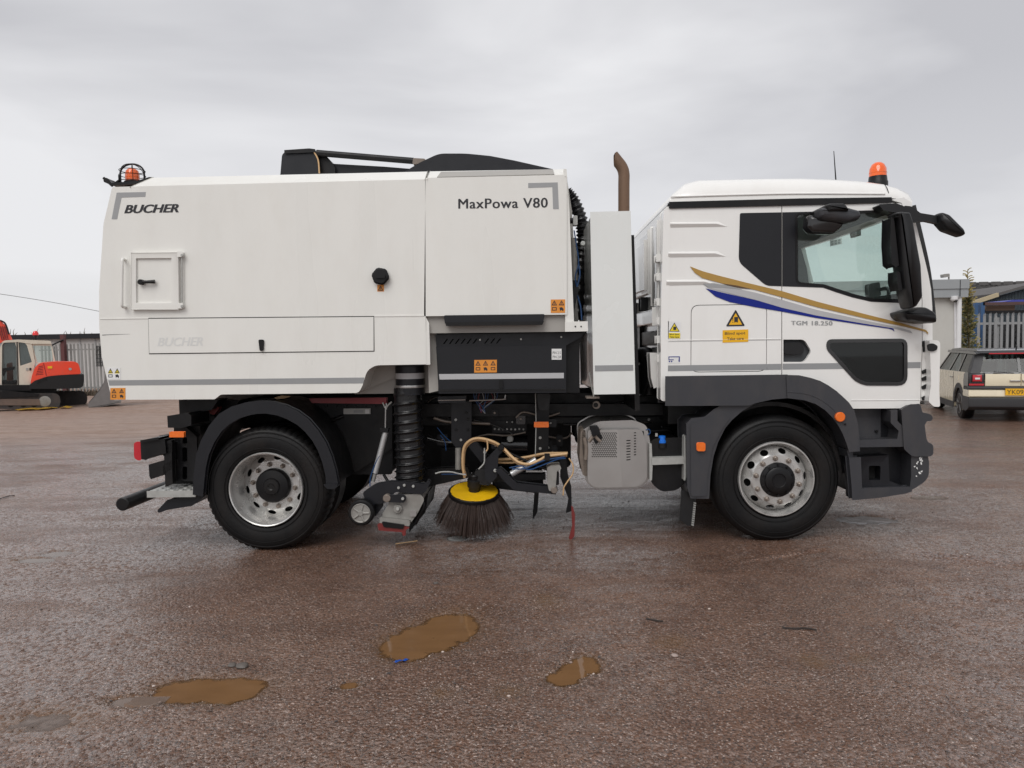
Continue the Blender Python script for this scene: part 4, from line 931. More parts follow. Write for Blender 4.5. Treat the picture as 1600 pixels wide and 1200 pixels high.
# ---- front corner: bumper, steps
prism('bumper_core', [(1322, 640), (1330, 634), (1438, 632), (1446, 650), (1446, 745), (1420, 762), (1336, 772), (1330, 716)], .22, 2.2, P_CHAR, T, yr=.1)
xb0, xb1 = W(1452, 690, .1).x, W(1440, 690, .1).x
prism('bumper_corner', rnd([(1408, 640), (1420, 633.5), (1434, 632), (1438, 645.5), (1450, 648), (1454, 652), (1452.5, 656), (1445, 656), (1441, 664), (1444, 686), (1447, 692), (1454.5, 695), (1454.5, 708), (1452, 711), (1424, 711), (1412, 700)], [2, 2, 2, 2, 3, 2, 2, 3, 0, 3, 3, 4, 2, 2, 2, 2]), .04, 2.3, P_PLAS, T, bev=.012, yr=.06)
lo = prism('bumper_lower', rnd([(1424, 711), (1449, 710), (1451.5, 722), (1451, 744), (1444, 753), (1429, 763), (1421.5, 766), (1424, 745)], [2, 3, 4, 5, 4, 3, 2, 0]), .06, 2.3, P_PLAS, T, bev=.012, yr=.06)
prism('step_frame', [(1392, 641), (1400, 641), (1400, 658), (1413, 671), (1413, 692), (1410, 696.5), (1338, 697.5), (1338, 688.5), (1402, 686.5), (1404.5, 672.5), (1392, 660)], .05, .30, P_PLAS, T, bev=.006, yr=.06)
prism('step_back', [(1332, 641), (1380, 641), (1380, 686), (1338, 687)], .2, .22, P_PLAS, T, bev=.004, yr=.15)
for u in (1340, 1370): cyl('bolt', u, 674, .012, .185, .2, P_BLACK, T, 10)
ls = prism('lower_step_panel', [(1327.5, 715.5), (1342, 715), (1391, 712), (1393, 752), (1422.5, 764), (1422.5, 766), (1415, 769), (1372, 776), (1332, 779.5), (1331, 760)], .11, .2, P_CHAR, T, bev=.006, yr=.08, holes=[rnd(rect(1360.5, 728.5, 1378.5, 751.5), 2)[::-1]])
prism('step_edge', [(1327, 715.5), (1343, 715), (1345, 764), (1423, 761), (1422.5, 767), (1415, 769.5), (1372, 776.5), (1332, 780), (1331, 760)], .05, .12, P_PLAS, T, bev=.006, yr=.06)
prism('step_socket', rect(1358, 726, 1381, 754), .205, .215, SLOT, T, bev=0, yr=.1)
prism('arch_extension', [(1324, 703), (1331, 703), (1333, 716), (1327, 716)], .08, .3, P_PLAS, T, yr=.08)
rng = random.Random(5)
for k in range(16):
    u = 1427+12*rng.random(); v = 713+33*rng.random(); 
    if rng.random() < .5: u = 1435+4*rng.random()
    prism('scrape', [(u, v), (u+1+2.2*rng.random(), v-.6), (u+1.6+rng.random(), v+1+3*rng.random()), (u+.2, v+1.4)], .0545, .0575, P_LWHITE, lo, bev=0, yr=.06)

# ============================================================ WHEELS
def wheel(cx, cz, y, kind, flip=False):
    """y = outer sidewall plane"""
    t_r, wdt = .505, .295
    prof = [(0.035, .30), (0.012, .315), (0.0, .36), (0.0, .40), (0.006, .445), (.02, .475), (.035, .492), (.05, .5), (.06, t_r), (wdt/2, t_r+.003), (wdt-.06, t_r), (wdt-.035, .49), (wdt-.006, .44), (wdt, .38), (wdt-.03, .30)]
    sg = (-1 if flip else 1)
    lug = (lambda i, a, r: 1-.018*(1 if (i % 3 == 0) and r > .485 else 0)) if kind == 'rear' else (lambda i, a, r: 1-.004*(1 if i % 2 and r > .495 else 0))
    pr = prof
    bm = lathe_bm([(a*sg, r) for a, r in pr], (cx, y, cz), 'Y', 168, lug, caps=False)
    wh = put('wheel', bm, P_RUB, T, ang=25, caps=True)
    # moulded rings on the sidewall
    for r_, h in ((.335, .004), (.462, .004), (.425, .0025)):
        rr = bmesh.new(); pts = [(cx+r_*math.sin(i*math.pi/32), y-(h*.2 if sg > 0 else -h*.2), cz+r_*math.cos(i*math.pi/32)) for i in range(65)]
        put('sidewall_ring', tube_bm(pts, h, 6), P_RUB, wh)
    def dd(p): return [(a*sg, r) for a, r in p]
    if kind == 'front':
        rim = lathe_bm(dd([(.06, .300), (.012, .300), (.004, .295), (.004, .287), (.02, .281), (.045, .268), (.075, .262), (.09, .255), (.10, .255), (.12, .26)]), (cx, y, cz), 'Y', 96, caps=False)
        dprof = lambda r: .075-.085*min(1, max(0, (.258-r)/.058))**.8 if r > .2 else -.010
        hub_r, nut_r, holes_r, hr, hy = .135, .172, .2265, (.032, .0205), -.010
        hubp = [(-.012, .138), (-.02, .134), (-.026, .115), (-.028, .107), (-.042, .104), (-.05, .09), (-.052, .055), (-.046, .05), (-.045, .02)]
    else:
        rim = lathe_bm(dd([(.06, .300), (.004, .300), (-.004, .294), (0, .286), (.02, .280), (.03, .276), (.06, .275), (.09, .270), (.14, .267), (.20, .264), (.24, .262)]), (cx, y, cz), 'Y', 96, caps=False)
        dprof = lambda r: .215+.02*max(0, (r-.18)/.06)-.01
        dprof = lambda r: .24-.035*min(1, max(0, (.262-r)/.05)) if r > .2 else .205
        hub_r, nut_r, holes_r, hr, hy = .14, .176, .231, (.034, .020), .205
        hubp = [(.21, .142), (.165, .140), (.15, .130), (.145, .11), (.14, .07), (.125, .062), (.123, .03), (.13, .02)]
    rimo = put('rim', rim, P_RIM, wh, ang=35)
    # remove inner cap of rim lathe: build disc as plate with hand holes
    outer = [( .2625*math.sin(2*math.pi*i/60) if kind != 'front' else .258*math.sin(2*math.pi*i/60), (.2625 if kind != 'front' else .258)*math.cos(2*math.pi*i/60)) for i in range(60)]
    holes = []
    off = R(12) if kind == 'front' else R(8); zc = cz
    for k in range(10):
        a = 2*math.pi*k/10+off; h = []
        for j in range(14):
            b = 2*math.pi*j/14; lx = hr[0]*math.cos(b); lr = holes_r+hr[1]*math.sin(b)
            h.append((lr*math.sin(a)+lx*math.cos(a), lr*math.cos(a)-lx*math.sin(a)))
        holes.append(h[::-1])
    rm_ = .197 if kind == 'front' else .203
    ringm = [(rm_*math.sin(2*math.pi*i/60), rm_*math.cos(2*math.pi*i/60)) for i in range(60)]
    ann = slab([outer]+[ringm[::-1]]+holes, 0, .008); 
    inner = slab([ringm, [(.1*math.sin(2*math.pi*i/40), .1*math.cos(2*math.pi*i/40)) for i in range(40)][::-1]], 0, .008)
    for b_, nm in ((ann, 'disc'), (inner, 'disc_face')):
        for v in b_.verts:
            r = math.hypot(v.co.x, v.co.z); v.co.y = (v.co.y+dprof(r))*sg+y; v.co.x += cx; v.co.z += cz
        put(nm, b_, P_RIM, wh, ang=40)
    put('hub', lathe_bm(dd(hubp), (cx, y, cz), 'Y', 40), P_BLACK, wh)
    put('brake_drum', lathe_bm(dd([(.11 if kind == 'front' else .26, .243 if kind == 'front' else .235), (.3, .24)]), (cx, y, cz), 'Y', 40), SLOT, wh)
    nut = None
    for k in range(10):
        a = 2*math.pi*k/10+off+R(18); c = Vector((cx+nut_r*math.sin(a), y+(hy)*sg, cz+nut_r*math.cos(a)))
        if nut is None:
            b_ = lathe_bm(dd([(.0, .022), (-.006, .022), (-.008, .017), (-.028, .017), (-.032, .012), (-.04, .011)]), c, 'Y', 6); nut = put('wheel_nut', b_, P_NUT, wh); n0 = c
        else:
            d_ = nut.copy(); C.objects.link(d_); d_.location = nut.location+(c-n0)
    if kind == 'front':
        for k in range(10):
            a = 2*math.pi*k/10; c = Vector((cx+.122*math.sin(a), y-.022*sg, cz+.122*math.cos(a)))
            if k == 0: hb = put('hub_bolt', lathe_bm(dd([(0, .01), (-.014, .01)]), c, 'Y', 6), P_BLACK, wh); h0 = c
            else: d_ = hb.copy(); C.objects.link(d_); d_.location = hb.location+(c-h0)
    return wh
fw = W(1214, 748, .10); rw_ = W(415, 766, .09)
fx, rx_ = fw.x, rw_.x
print('wheel z', fw.z, rw_.z, 'wheelbase', fx-rx_, 'ground', W(1213, 845, .15).z, W(415, 858, .15).z)
ZF = .494
ZR = .468
wheel(fx, ZF, .10, 'front'); wheel(rx_, ZR, .09, 'rear')
wheel(fx, ZF, 2.40, 'front', True); wheel(rx_, ZR, 2.41, 'rear', True)
for y in (.42, 1.75):     # inner tyres of the rear pair
    lathe('inner_tyre', [(0.0, .30), (.0, .40), (.02, .47), (.05, .503), (.25, .503), (.28, .47), (.30, .38), (.3, .30)], (rx_, y, ZR), P_RUB, T, 'Y', 96)
box('rear_axle', rx_-.07, .5, .42, rx_+.07, 2.0, .56, P_BLACK, T, .03); lathe('differential', [(-.2, .1), (-.12, .2), (.12, .2), (.2, .1)], (rx_, 1.25, ZF), P_BLACK, T)
box('front_axle', fx-.06, .45, .36, fx+.06, 2.05, .46, P_BLACK, T, .02)
# front wheel housing
bm = bmesh.new()
def arc_shell(name, cx, cz, r0, r1, a0, a1, y0, y1, m, par=T, n=28, bev=.004):
    outer = [(cx+r1*math.sin(R(a0+(a1-a0)*i/n)), cz+r1*math.cos(R(a0+(a1-a0)*i/n))) for i in range(n+1)]
    inn = [(cx+r0*math.sin(R(a0+(a1-a0)*i/n)), cz+r0*math.cos(R(a0+(a1-a0)*i/n))) for i in range(n+1)][::-1]
    b_ = slab([outer+inn], y0, y1)
    if bev: sharp_bevel(b_, bev)
    return put(name, b_, m, par)
arc_shell('wheel_housing', fx, ZF, .575, .60, -75, 88, .25, .95, P_BLACK); arc_shell('wheel_housing', fx, ZF, .575, .60, -75, 88, 1.55, 2.3, P_BLACK)
box('engine_block', fx-.95, .95, .45, fx+.45, 1.55, 1.35, P_BLACK, T, .04)
box('chassis_rail', W(285, 650, .85).x, .82, .90, W(1420, 650, .85).x, .90, 1.14, P_BLACK, T, .012); box('chassis_rail', W(285, 650, .85).x, 1.60, .90, W(1420, 650, .85).x, 1.68, 1.14, P_BLACK, T, .012)
ptube('rail_flange', [(860, 652), (1070, 650)], .81, .008, P_MIRR, T, 6, 0)
# ============================================================ UNDERSIDE, REAR AND SWEEP GEAR
# rear mudguard (arc shell with a turned lip) 
gc = W(418, 762, .05)
m_out = [(304, 771), (305, 745), (309, 711), (317, 688), (329, 666), (344, 648), (363, 637), (385, 630.5), (405, 628), (425, 629), (445, 634), (464, 643), (481, 655.5), (496, 673), (508, 692), (517, 714), (523, 735), (527, 757)]
m_in = [(512, 760), (511, 742), (506, 722), (499, 703), (490, 687), (478.6, 673), (466, 662), (450, 653), (434, 647), (416, 644), (402, 644.5), (389, 647), (373, 652), (358, 661), (345, 673), (334, 690), (325, 710), (320.5, 730), (318, 752), (316, 773)]
g = prism('mudguard', m_out+m_in, .03, .09, P_PLAS if 0 else P_CHAR, T, bev=.01, yr=.04)
top_i = m_out
bm = plate_bm([[(u, v) for u, v in m_out]+[(u+(415-u)*.02, v+(770-v)*.025) for u, v in m_out[::-1]]], .09, .78, .04)
put('mudguard_shell', bm, P_BLACK, T)
prism('mudguard_end', rnd([(506, 756), (527, 755), (528, 760), (522, 763.5), (512, 763)], 2), .02, .12, P_CHAR, T, yr=.04)
prism('mud_flap', rnd([(246, 798), (262, 781), (300, 776), (316, 768), (318, 776), (300, 790), (262, 796), (248, 801)], 2), .1, .7, P_CHAR, T, bev=.003, yr=.1)
# rear cluster
prism('rear_box', [(262, 650.5), (293, 645.5), (298, 650), (298, 664), (284, 668), (263, 667.5)], .06, .4, P_BLACK, T, yr=.06)
prism('rear_post', [(268, 668), (286, 667), (304, 683), (306, 753), (268, 753)], .2, .26, P_BLACK, T, yr=.16, bev=.004, holes=[rnd(rect(281.5, h0, 289, h1), 3)[::-1] for h0, h1 in ((684, 694), (700, 722.5), (730, 750.5))])
prism('rear_post_back', [(272, 668), (306, 668), (306, 756), (272, 756)], .27, .5, P_BLACK, T, yr=.2)
prism('bracket_post', [(256, 691), (267, 688), (269, 756), (259, 760), (258, 735)], .1, .16, P_BLACK, T, yr=.1)
prism('side_reflector', rect(266, 675, 287.5, 682.5), .04, .07, P_AMB, T, bev=.003, yr=.05)
lu = prism('tail_lamp_unit', rnd([(220, 691), (223, 689), (257, 686), (259, 708), (234, 714), (228, 718.5), (221, 717)], 1.5), .08, .34, P_BLACK, T, yr=.08)
prism('lamp_bar', [(222, 688), (249, 683.5), (249, 686), (222, 690.5)], .06, .36, P_BLACK, lu, yr=.08)
prism('tail_lens', rnd([(210.5, 693), (217, 691), (221, 693), (221.5, 716), (217, 718.5), (211, 715)], 2.5), .09, .34, P_LRED, lu, bev=.008, yr=.09)
prism('number_plate_bracket', [(233, 726.5), (256, 720), (258, 741), (236, 748), (234, 744)], .1, .13, P_BLACK, T, yr=.1)
prism('bracket_link', [(250, 700), (268, 692), (268, 706), (256, 712)], .1, .2, P_BLACK, T, yr=.1); prism('bracket_link', [(255, 728), (268, 720), (268, 732), (256, 740)], .1, .2, P_BLACK, T, yr=.1)
sa = W(188.6, 789, -.0)
lathe('rear_bumper_bar', [(0, .045), (.006, .053), (2.4, .053), (2.406, .045)], (sa.x, .02, sa.z), P_BLACK, T, 'Y', 32)
stp = W(230, 768, .05); st1 = W(293, 772, .05)
bm = box_bm(stp.x, .05, stp.z-.045, st1.x+.06, .34, stp.z); sharp_bevel(bm, .004)
stepo = put('rear_step', bm, P_GALV, T)
for i in range(5):
    for j in range(3):
        c = Vector((stp.x+.05+.068*i, .09+.085*j, stp.z))
        bb_ = lathe_bm([(0, .02), (.006, .018), (.007, .010)], c, 'Z', 10)
        if i == j == 0: k0 = put('step_dimple', bb_, P_GALV, stepo); kk = c
        else:
            bb_.free(); d_ = k0.copy(); C.objects.link(d_); d_.location = k0.location+(c-kk)
prism('step_support', [(255, 750), (300, 748), (303, 770), (262, 772)], .36, .44, P_BLACK, T, yr=.3)
cyl('air_coupling', 311, 651.5, .034, .35, .45, P_RED, T, 14); prism('coupling_lever', rnd([(322, 634), (342, 636), (340, 641), (334, 648), (329, 646), (323, 641)], 1.5), .4, .46, P_RED, T, yr=.4)
cyl('coupling_ring', 331, 654, .03, .4, .46, P_MIRR, T, 14)
prism('rear_cross_panel', [(292, 628), (370, 626), (356, 646), (318, 690), (300, 690)], .55, 2.1, P_BLACK, T, yr=.5)
prism('subframe_plate', [(284, 626), (340, 625), (330, 640), (300, 645)], .3, .5, P_BLACK, T, yr=.3)
prism('yellow_tag', rnd([(428, 621.5), (440, 618), (455, 619), (445, 622.5), (432, 623.5)], 1), .3, .31, P_CREAM, T, bev=0, yr=.3)
prism('hopper_floor', [(200, 619), (560, 611), (664, 569), (664, 560), (200, 600)], .3, 2.2, P_GREY, T, yr=0)
prism('red_beam', [(484, 623.5), (603, 622.5), (603, 630.5), (488, 629)], .3, .36, P_DRED, T, bev=.004, yr=.3)
prism('side_plate', [(470, 631), (612, 629), (612, 700), (560, 735), (528, 740), (500, 690)], .6, .64, P_BLACK, T, yr=.6)
prism('fluid_tank', rnd([(532, 655), (612, 655), (612, 740), (540, 740)], 4), .64, 1.2, P_BLACK, T, bev=.03, yr=.64)
sl = prism('maker_plate', rect(537, 638.3, 579, 647, -.005), .585, .59, P_GALV, T, bev=0, yr=.59)
prism('plate_print', rect(553, 641, 568, 645), .582, .584, P_STRIPE, sl, bev=0, yr=.59); prism('plate_print', rect(571, 639.5, 577.5, 646), .582, .584, P_LWHITE, sl, bev=0, yr=.59)
ptube('brake_line', [(498, 668, .3), (505, 662, .4), (520, 656, .55), (536, 650, .6)], .4, .016, P_BLACK, T)
# lift strut behind the hose
ptube('lift_strut', [(602.5, 675), (586, 739)], .28, .024, P_CYL, T, 16, 0)
ptube('strut_rod', [(602, 676), (602.5, 640), (604, 630)], .28, .007, P_STEEL, T, 8, 0)
lathe_c = W(603, 673, .28); prism('strut_collar', rnd([(594.5, 668), (608, 669), (606, 675.5), (595.5, 674)], 1), .25, .31, P_BLACK, T, yr=.28)
ptube('strut_end', [(586, 740), (583, 752)], .28, .016, P_CAST, T, 10, 0)
ptube('fork', [(598, 629), (601, 636), (604, 640)], .28, .006, P_GALV, T, 6); ptube('fork', [(612, 628), (605, 635), (603, 640)], .28, .006, P_GALV, T, 6)
ptube('air_line', [(593, 712), (585, 728), (579, 746), (578, 760)], .26, .005, P_BCAB, T, 6)
prism('lamp_bracket_plate', rect(618, 640, 642, 650), .9, .95, P_BLACK, T)
# suction nozzle
noz = prism('nozzle_arm', rnd([(567, 770), (586, 757), (610, 752.5), (632, 753), (664, 757), (669, 750), (672, 754), (664, 768), (660, 772), (618, 768), (610, 776), (604, 784), (594, 787), (587, 786), (583, 790), (572, 784)], [4, 5, 5, 3, 2, 2, 1, 3, 3, 4, 3, 3, 3, 3, 3, 4]), .16, .22, P_CHAR, T, bev=.006, yr=.16)
for u, v in ((622.5, 762.5), (631.5, 758.5), (645.5, 760)): cyl('bolt', u, v, .011, .145, .16, P_GALV, noz, 10)
cyl('pivot', 604, 779, .032, .11, .18, P_NUT, noz, 16)
prism('nozzle_link', rnd([(601, 775), (630, 774), (634, 779), (631, 785), (603, 784)], 3), .12, .15, P_CHAR, noz, yr=.12)
cyl('bolt', 629, 779.5, .012, .105, .12, P_GALV, noz, 10)
noh = prism('nozzle_housing', rnd([(617, 776), (655, 775), (660, 780), (650, 800), (640, 814), (604, 810), (600, 805), (606, 795)], [2, 2, 3, 3, 2, 2, 3, 4]), .17, .95, P_CAST, T, bev=.02, yr=.17, seg=3)
prism('nozzle_base', rnd([(594, 808), (600, 809), (640, 813.5), (640, 821), (630, 820), (594, 817)], 1.5), .12, 1.05, P_CAST, T, bev=.006, yr=.13)
cyl('housing_boss', 621, 795.5, .037, .145, .18, P_CAST, noh, 24); cyl('bolt', 621, 795.5, .016, .12, .15, P_GALV, noh, 6)
prism('clamp_bolt', rnd(rect(641, 798, 650, 806), 2), .15, .2, P_STEEL, noh, yr=.16)
prism('nozzle_skirt', rnd([(590, 819), (594, 817), (632, 822), (640, 824), (634, 828), (634, 836), (630, 837), (628, 831), (600, 829), (592, 828)], 1), .11, .13, P_RED, T, bev=.002, yr=.12)
prism('skirt_flap', rnd([(597, 815), (632, 820), (630, 826), (600, 823)], 2), .1, .115, P_BLACK, T, bev=.002, yr=.11)
tube('pivot_lever', [W(600, 742, .3), W(612, 762, .2)], .013, P_BLACK, T)
ptube('chain', [(656, 778), (662, 790), (655, 805), (648, 818)], .25, .02, P_BLACK, T)
prism('nozzle_rear_guard', [(640, 776), (668, 772), (664, 800), (640, 830)], .5, 1.05, P_BLACK, T, yr=.5)
cwc = W(563.8, 801.8, .08)
cw = lathe('castor_wheel', [(0, .075), (0, .092), (.012, .104), (.06, .104), (.075, .09), (.075, .07)], cwc, P_RUB, T, 'Y', 48)
lathe('castor_hub', [(-.004, .078), (-.008, .074), (-.004, .066), (.02, .064)], cwc, P_CAST, cw, 'Y', 40)
lathe('hub_centre', [(-.016, .018), (0, .026), (.01, .03)], cwc, P_CAST, cw, 'Y', 20)
for k in range(5):
    a = 2*math.pi*k/5+.3; d0, d1 = Vector((math.sin(a), 0, math.cos(a))), Vector((0, 0, 0))
    tube('hub_spoke', [cwc+d0*.02+Vector((0, -.004, 0)), cwc+d0*.068+Vector((0, -.004, 0))], .009, P_CAST, cw, 8)
prism('castor_fork', rnd([(566, 780), (590, 770), (598, 790), (585, 808), (572, 806)], 5), .2, .24, P_CHAR, T, yr=.2)
# ---- side brush
bc = W(741, 768, .42)
Mb = Matrix.Translation(bc) @ Matrix.Rotation(R(13), 4, 'X') @ Matrix.Rotation(R(3), 4, 'Y')
def tl(name, prof, m, par, seg=48, rm=None):
    b_ = lathe_bm(prof, (0, 0, 0), 'Z', seg, rm); b_.transform(Mb); return put(name, b_, m, par)
brush = tl('brush_disc', [(-.03, .213), (.0, .218), (.004, .212)], P_BLACK, T)
tl('brush_plate', [(.003, .2), (.008, .198), (.009, .1)], P_YEL, brush, 60, lambda i, a, r: 1-(.035 if (i % 6 == 0 and r > .15) else 0)*.8)
tl('motor_boss', [(.008, .048), (.045, .048), (.05, .06), (.11, .06), (.115, .05)], P_MIRR, brush, 24)
tl('motor_cap', [(.11, .045), (.15, .042), (.16, .03)], P_BLACK, brush, 16)
rb = random.Random(11); V = []; Fc = []; n = 0
for k in range(1900):
    a = rb.uniform(0, 2*math.pi); r0 = .12+.09*rb.random()**.6; spread = rb.uniform(.08, .14)*(r0/.2); Lh = .262+rb.uniform(-.022, .02)
    p0 = Vector((r0*math.cos(a), r0*math.sin(a), -.02)); p2 = Vector(((r0+spread)*math.cos(a+rb.uniform(-.06, .06)), (r0+spread)*math.sin(a), -Lh)); p1 = (p0+p2)/2+Vector((math.cos(a), math.sin(a), 0))*.012
    w_ = .0017; tg = Vector((-math.sin(a), math.cos(a), 0))*w_; rd = Vector((math.cos(a), math.sin(a), 0))*w_
    P3 = [Mb @ p for p in (p0, p1, p2)]
    g_ = gz(P3[2].x, P3[2].y)+.004
    if P3[2].z < g_:
        f_ = (P3[1].z-g_)/max(1e-4, (P3[1].z-P3[2].z)); P3[2] = P3[1]+(P3[2]-P3[1])*f_
    R3 = Mb.to_3x3()
    for p in P3: V += [tuple(p+R3@tg), tuple(p+R3@rd), tuple(p-R3@tg)]
    for s in range(2):
        for q in range(3): Fc.append((n+s*3+q, n+s*3+(q+1) % 3, n+s*3+3+(q+1) % 3, n+s*3+3+q))
    n += 9
me = bpy.data.meshes.new('bristles'); me.from_pydata(V, [], Fc); me.materials.append(P_BRIS)
o = bpy.data.objects.new('bristles', me); C.objects.link(o); o.parent = brush; o.location = -(WL[brush]); o['kind'] = 'stuff'
# brush carrier
prism('brush_bracket', rnd([(742, 737), (757, 732), (762, 740), (768, 752), (765, 758), (752, 757), (744, 752)], 3), .36, .46, P_MIRR, T, yr=.36)
prism('brush_mast', rnd([(757, 722), (776, 702), (785, 697), (788, 702), (778, 712), (776, 745), (766, 755), (759, 750)], 2), .30, .35, P_CHAR, T, yr=.3)
prism('diagonal_brace', [(730, 694), (742, 688), (760, 712), (752, 722)], .5, .56, P_CHAR, T, yr=.5)
prism('brush_arm', [(776, 735), (782, 733), (807, 756), (866, 763), (867, 771), (803, 764), (790, 752)], .22, .32, P_CHAR, T, bev=.008, yr=.22)
prism('upper_arm', [(768, 743), (852, 741), (852, 749), (768, 753)], .45, .55, P_BLACK, T, yr=.45)
prism('steel_slide', [(822, 735.5), (848, 736), (848, 737.8), (822, 737.5)], .42, .45, P_STEEL, T, bev=.001, yr=.42)
ptube('arm_actuator', [(799, 740.5), (824, 727), (838, 718)], .26, .026, P_CYL, T, 16, 0)
ptube('actuator_rod', [(788, 746), (799, 740)], .26, .012, P_BLACK, T, 8, 0)
for u, v in ((773.5, 735.5), (783, 701), (757.5, 706.5)): cyl('bolt', u, v, .014, .28, .3, P_GALV, T, 8)
pb = prism('pivot_block', rnd([(855, 731), (861, 728), (875, 727), (877, 733), (870, 736), (868, 762), (873, 768), (858, 767), (855.5, 755)], 2), .18, .34, P_CAST, T, bev=.008, yr=.18)
prism('pivot_block_recess', rnd(rect(866.5, 738, 873, 758), 2), .20, .3, P_BLACK, pb, yr=.18)
cyl('pivot_pin', 866, 766.5, .026, .15, .3, P_NUT, pb, 16)
prism('rubber_side_flap', [(876, 716), (884, 716), (887, 742), (892, 760), (893, 798), (885, 801), (889, 780), (876, 746)], .3, .33, P_BLACK, T, bev=.003, yr=.3)
prism('red_strip', [(892.5, 790), (895.5, 792), (898.5, 805), (897.5, 838), (891, 845), (889, 840), (894, 822)], .22, .23, P_RED, T, bev=0, yr=.22)
ptube('thin_cable', [(889, 716), (895, 726), (895, 740), (887, 752), (881, 762), (880, 774)], .22, .006, P_CREAM, T, 6)
def hose_pts(dy, dv, du=0): return [(726+du, 746-dv, .36+dy), (723+du, 725+dv, .34+dy), (725+du, 700+dv, .32+dy), (735+du, 688+dv, .3+dy), (750, 685+dv, .3+dy), (770, 690+dv, .28+dy), (785, 699+dv, .28+dy), (800, 714+dv, .24+dy), (812, 723+dv, .22+dy), (828, 725+dv*.5, .22+dy), (845, 718+dv*.5, .22+dy), (855, 713, .22+dy), (886, 709+dv, .22+dy)]
tube('cream_hose', [W(*p) for p in hose_pts(0, 0)], .012, P_CREAM, T, 10, 5); tube('cream_hose', [W(*p) for p in hose_pts(.03, 2.6, 1.6)], .010, P_CREAM, T, 10, 5)
ptube('cream_hose', [(776, 718), (800, 717), (825, 714), (850, 709), (887, 708)], .4, .012, P_CREAM, T, 10); ptube('cream_hose', [(776, 722.5), (805, 722.5), (830, 715), (860, 708), (886, 712.5)], .42, .010, P_CREAM, T, 10)
ptube('hose_tie', [(761, 687), (762, 700), (760, 705)], .26, .006, P_CREAM, T, 6)
prism('hose_band', rnd(rect(851, 710, 859, 719), 1), .19, .25, P_BLACK, T, yr=.2)
cyl('hose_clip', 783, 699, .026, .25, .3, P_BLACK, T, 12)
ptube('air_line', [(800, 733), (820, 732), (835, 726), (852, 719), (882, 714)], .2, .006, P_BCAB, T, 6); ptube('air_line', [(796, 731), (815, 728), (826, 734), (845, 728), (870, 718), (884, 716)], .2, .005, P_BCAB, T, 6)
ptube('black_cable', [(788, 704), (805, 712), (822, 720), (840, 728), (856, 734)], .3, .011, P_BLACK, T, 8)
ptube('grey_cable', [(680, 740), (690, 737.5), (705, 737.5), (716, 740), (728, 742)], .3, .006, P_GALV, T, 6); ptube('air_line', [(690, 741), (708, 741), (728, 741)], .32, .005, P_BCAB, T, 6)
ptube('grey_cable', [(757, 700), (757, 715), (756, 724), (748, 733)], .27, .006, P_GALV, T, 6)
# central clutter hung from the chassis
cp_ = prism('carrier_plate', [(706, 628), (736, 628), (735, 690), (718, 705), (706, 690)], .5, .56, P_CHAR, T, yr=.5)
for u, v in ((712, 656), (720, 687.5), (712.5, 672), (731, 655), (728, 645), (731, 672)): cyl('bolt', u, v, .012, .49, .5, P_GALV if v in (656, 687.5) else P_BLACK, cp_, 8)
ptube('damper', [(716, 700), (716, 733)], .45, .026, P_CAST, T, 14, 0)
prism('control_box', rnd([(684, 620), (727, 619), (727, 629), (686, 630)], 1), .25, .4, P_GALV if 0 else P_CHAR, T, yr=.25)
ptube('control_box_rail', [(684.5, 625.5), (727, 624.5)], .24, .006, P_STEEL, T, 6, 0)
ptube('cable_tray_wire', [(733, 626), (785, 624), (789, 622), (790, 617)], .25, .006, P_STEEL, T, 6, 2)
for k in range(9):
    x = 740+k*4.6
    ptube('wiring', [(x, 614), (x+2-(k % 3)*2, 624), (748+(k*7 % 10), 634+(k % 3)*3), (752+(k % 2)*6, 643+k % 4)], .27+.01*k, .0035, [P_BCAB, P_BCAB, P_DRED, P_STRIPE][k % 4], T, 5)
ptube('air_line', [(683, 668), (693, 680), (704, 690)], .5, .004, P_BCAB, T, 6); ptube('air_line', [(688, 680), (695, 690), (697, 704)], .5, .004, P_BCAB, T, 6)
ptube('air_tank', [(784, 695, .9), (824, 695, .9)], .9, .085, P_BGLOSS, T, 24, 0)
cyl('tank_valve', 797, 686, .03, .78, .84, P_GALV, T, 10)
prism('valve_bank', rect(770, 658, 822, 676), .8, .9, P_BLACK, T)
for k in range(8): cyl('valve_fitting', 773+6.4*k, 670.5+.3*(k % 3), .009, .785, .8, P_STEEL if k in (3, 5) else P_GALV, T, 8)
for k in range(3): cyl('valve_fitting', 792+8.5*k, 659.5, .008, .785, .8, P_GALV, T, 8)
hp = prism('hanger_post', [(838, 612), (858, 612), (856, 700), (851, 712), (838, 712)], .5, .6, P_BLACK, T, yr=.5)
for v in (684, 701): cyl('bolt', 844, v, .013, .49, .5, P_GALV, hp, 8)
prism('hanger_clamp', rnd([(840, 616), (859, 616), (857, 640), (843, 640)], 3), .4, .5, P_MIRR, T, bev=.02, yr=.4)
prism('side_reflector', rnd(rect(834.8, 659.5, 857, 667), 1), .34, .37, P_AMB, T, bev=.003, yr=.36)
ptube('steel_wire', [(836.5, 615), (837.5, 660), (836.5, 710)], .36, .004, P_GALV, T, 6)
prism('cross_brace', [(690, 700), (760, 698), (760, 730), (690, 745)], 1.2, 1.3, P_BLACK, T, yr=1.2)
prism('sweep_frame', [(655, 735), (730, 730), (735, 745), (668, 760)], .6, .7, P_BLACK, T, yr=.6)
prism('far_tank', rnd([(640, 640), (890, 640), (890, 728), (640, 742)], 6), 1.75, 2.2, P_BLACK, T, bev=.03, yr=1.75)
prism('far_box', rnd([(925, 650), (1080, 650), (1080, 722), (925, 722)], 6), 1.75, 2.2, P_BLACK, T, bev=.03, yr=1.75)
prism('gearbox', rnd([(900, 640), (1040, 640), (1040, 700), (960, 705), (900, 690)], 6), 1.0, 1.5, P_BLACK, T, bev=.03, yr=1.0)
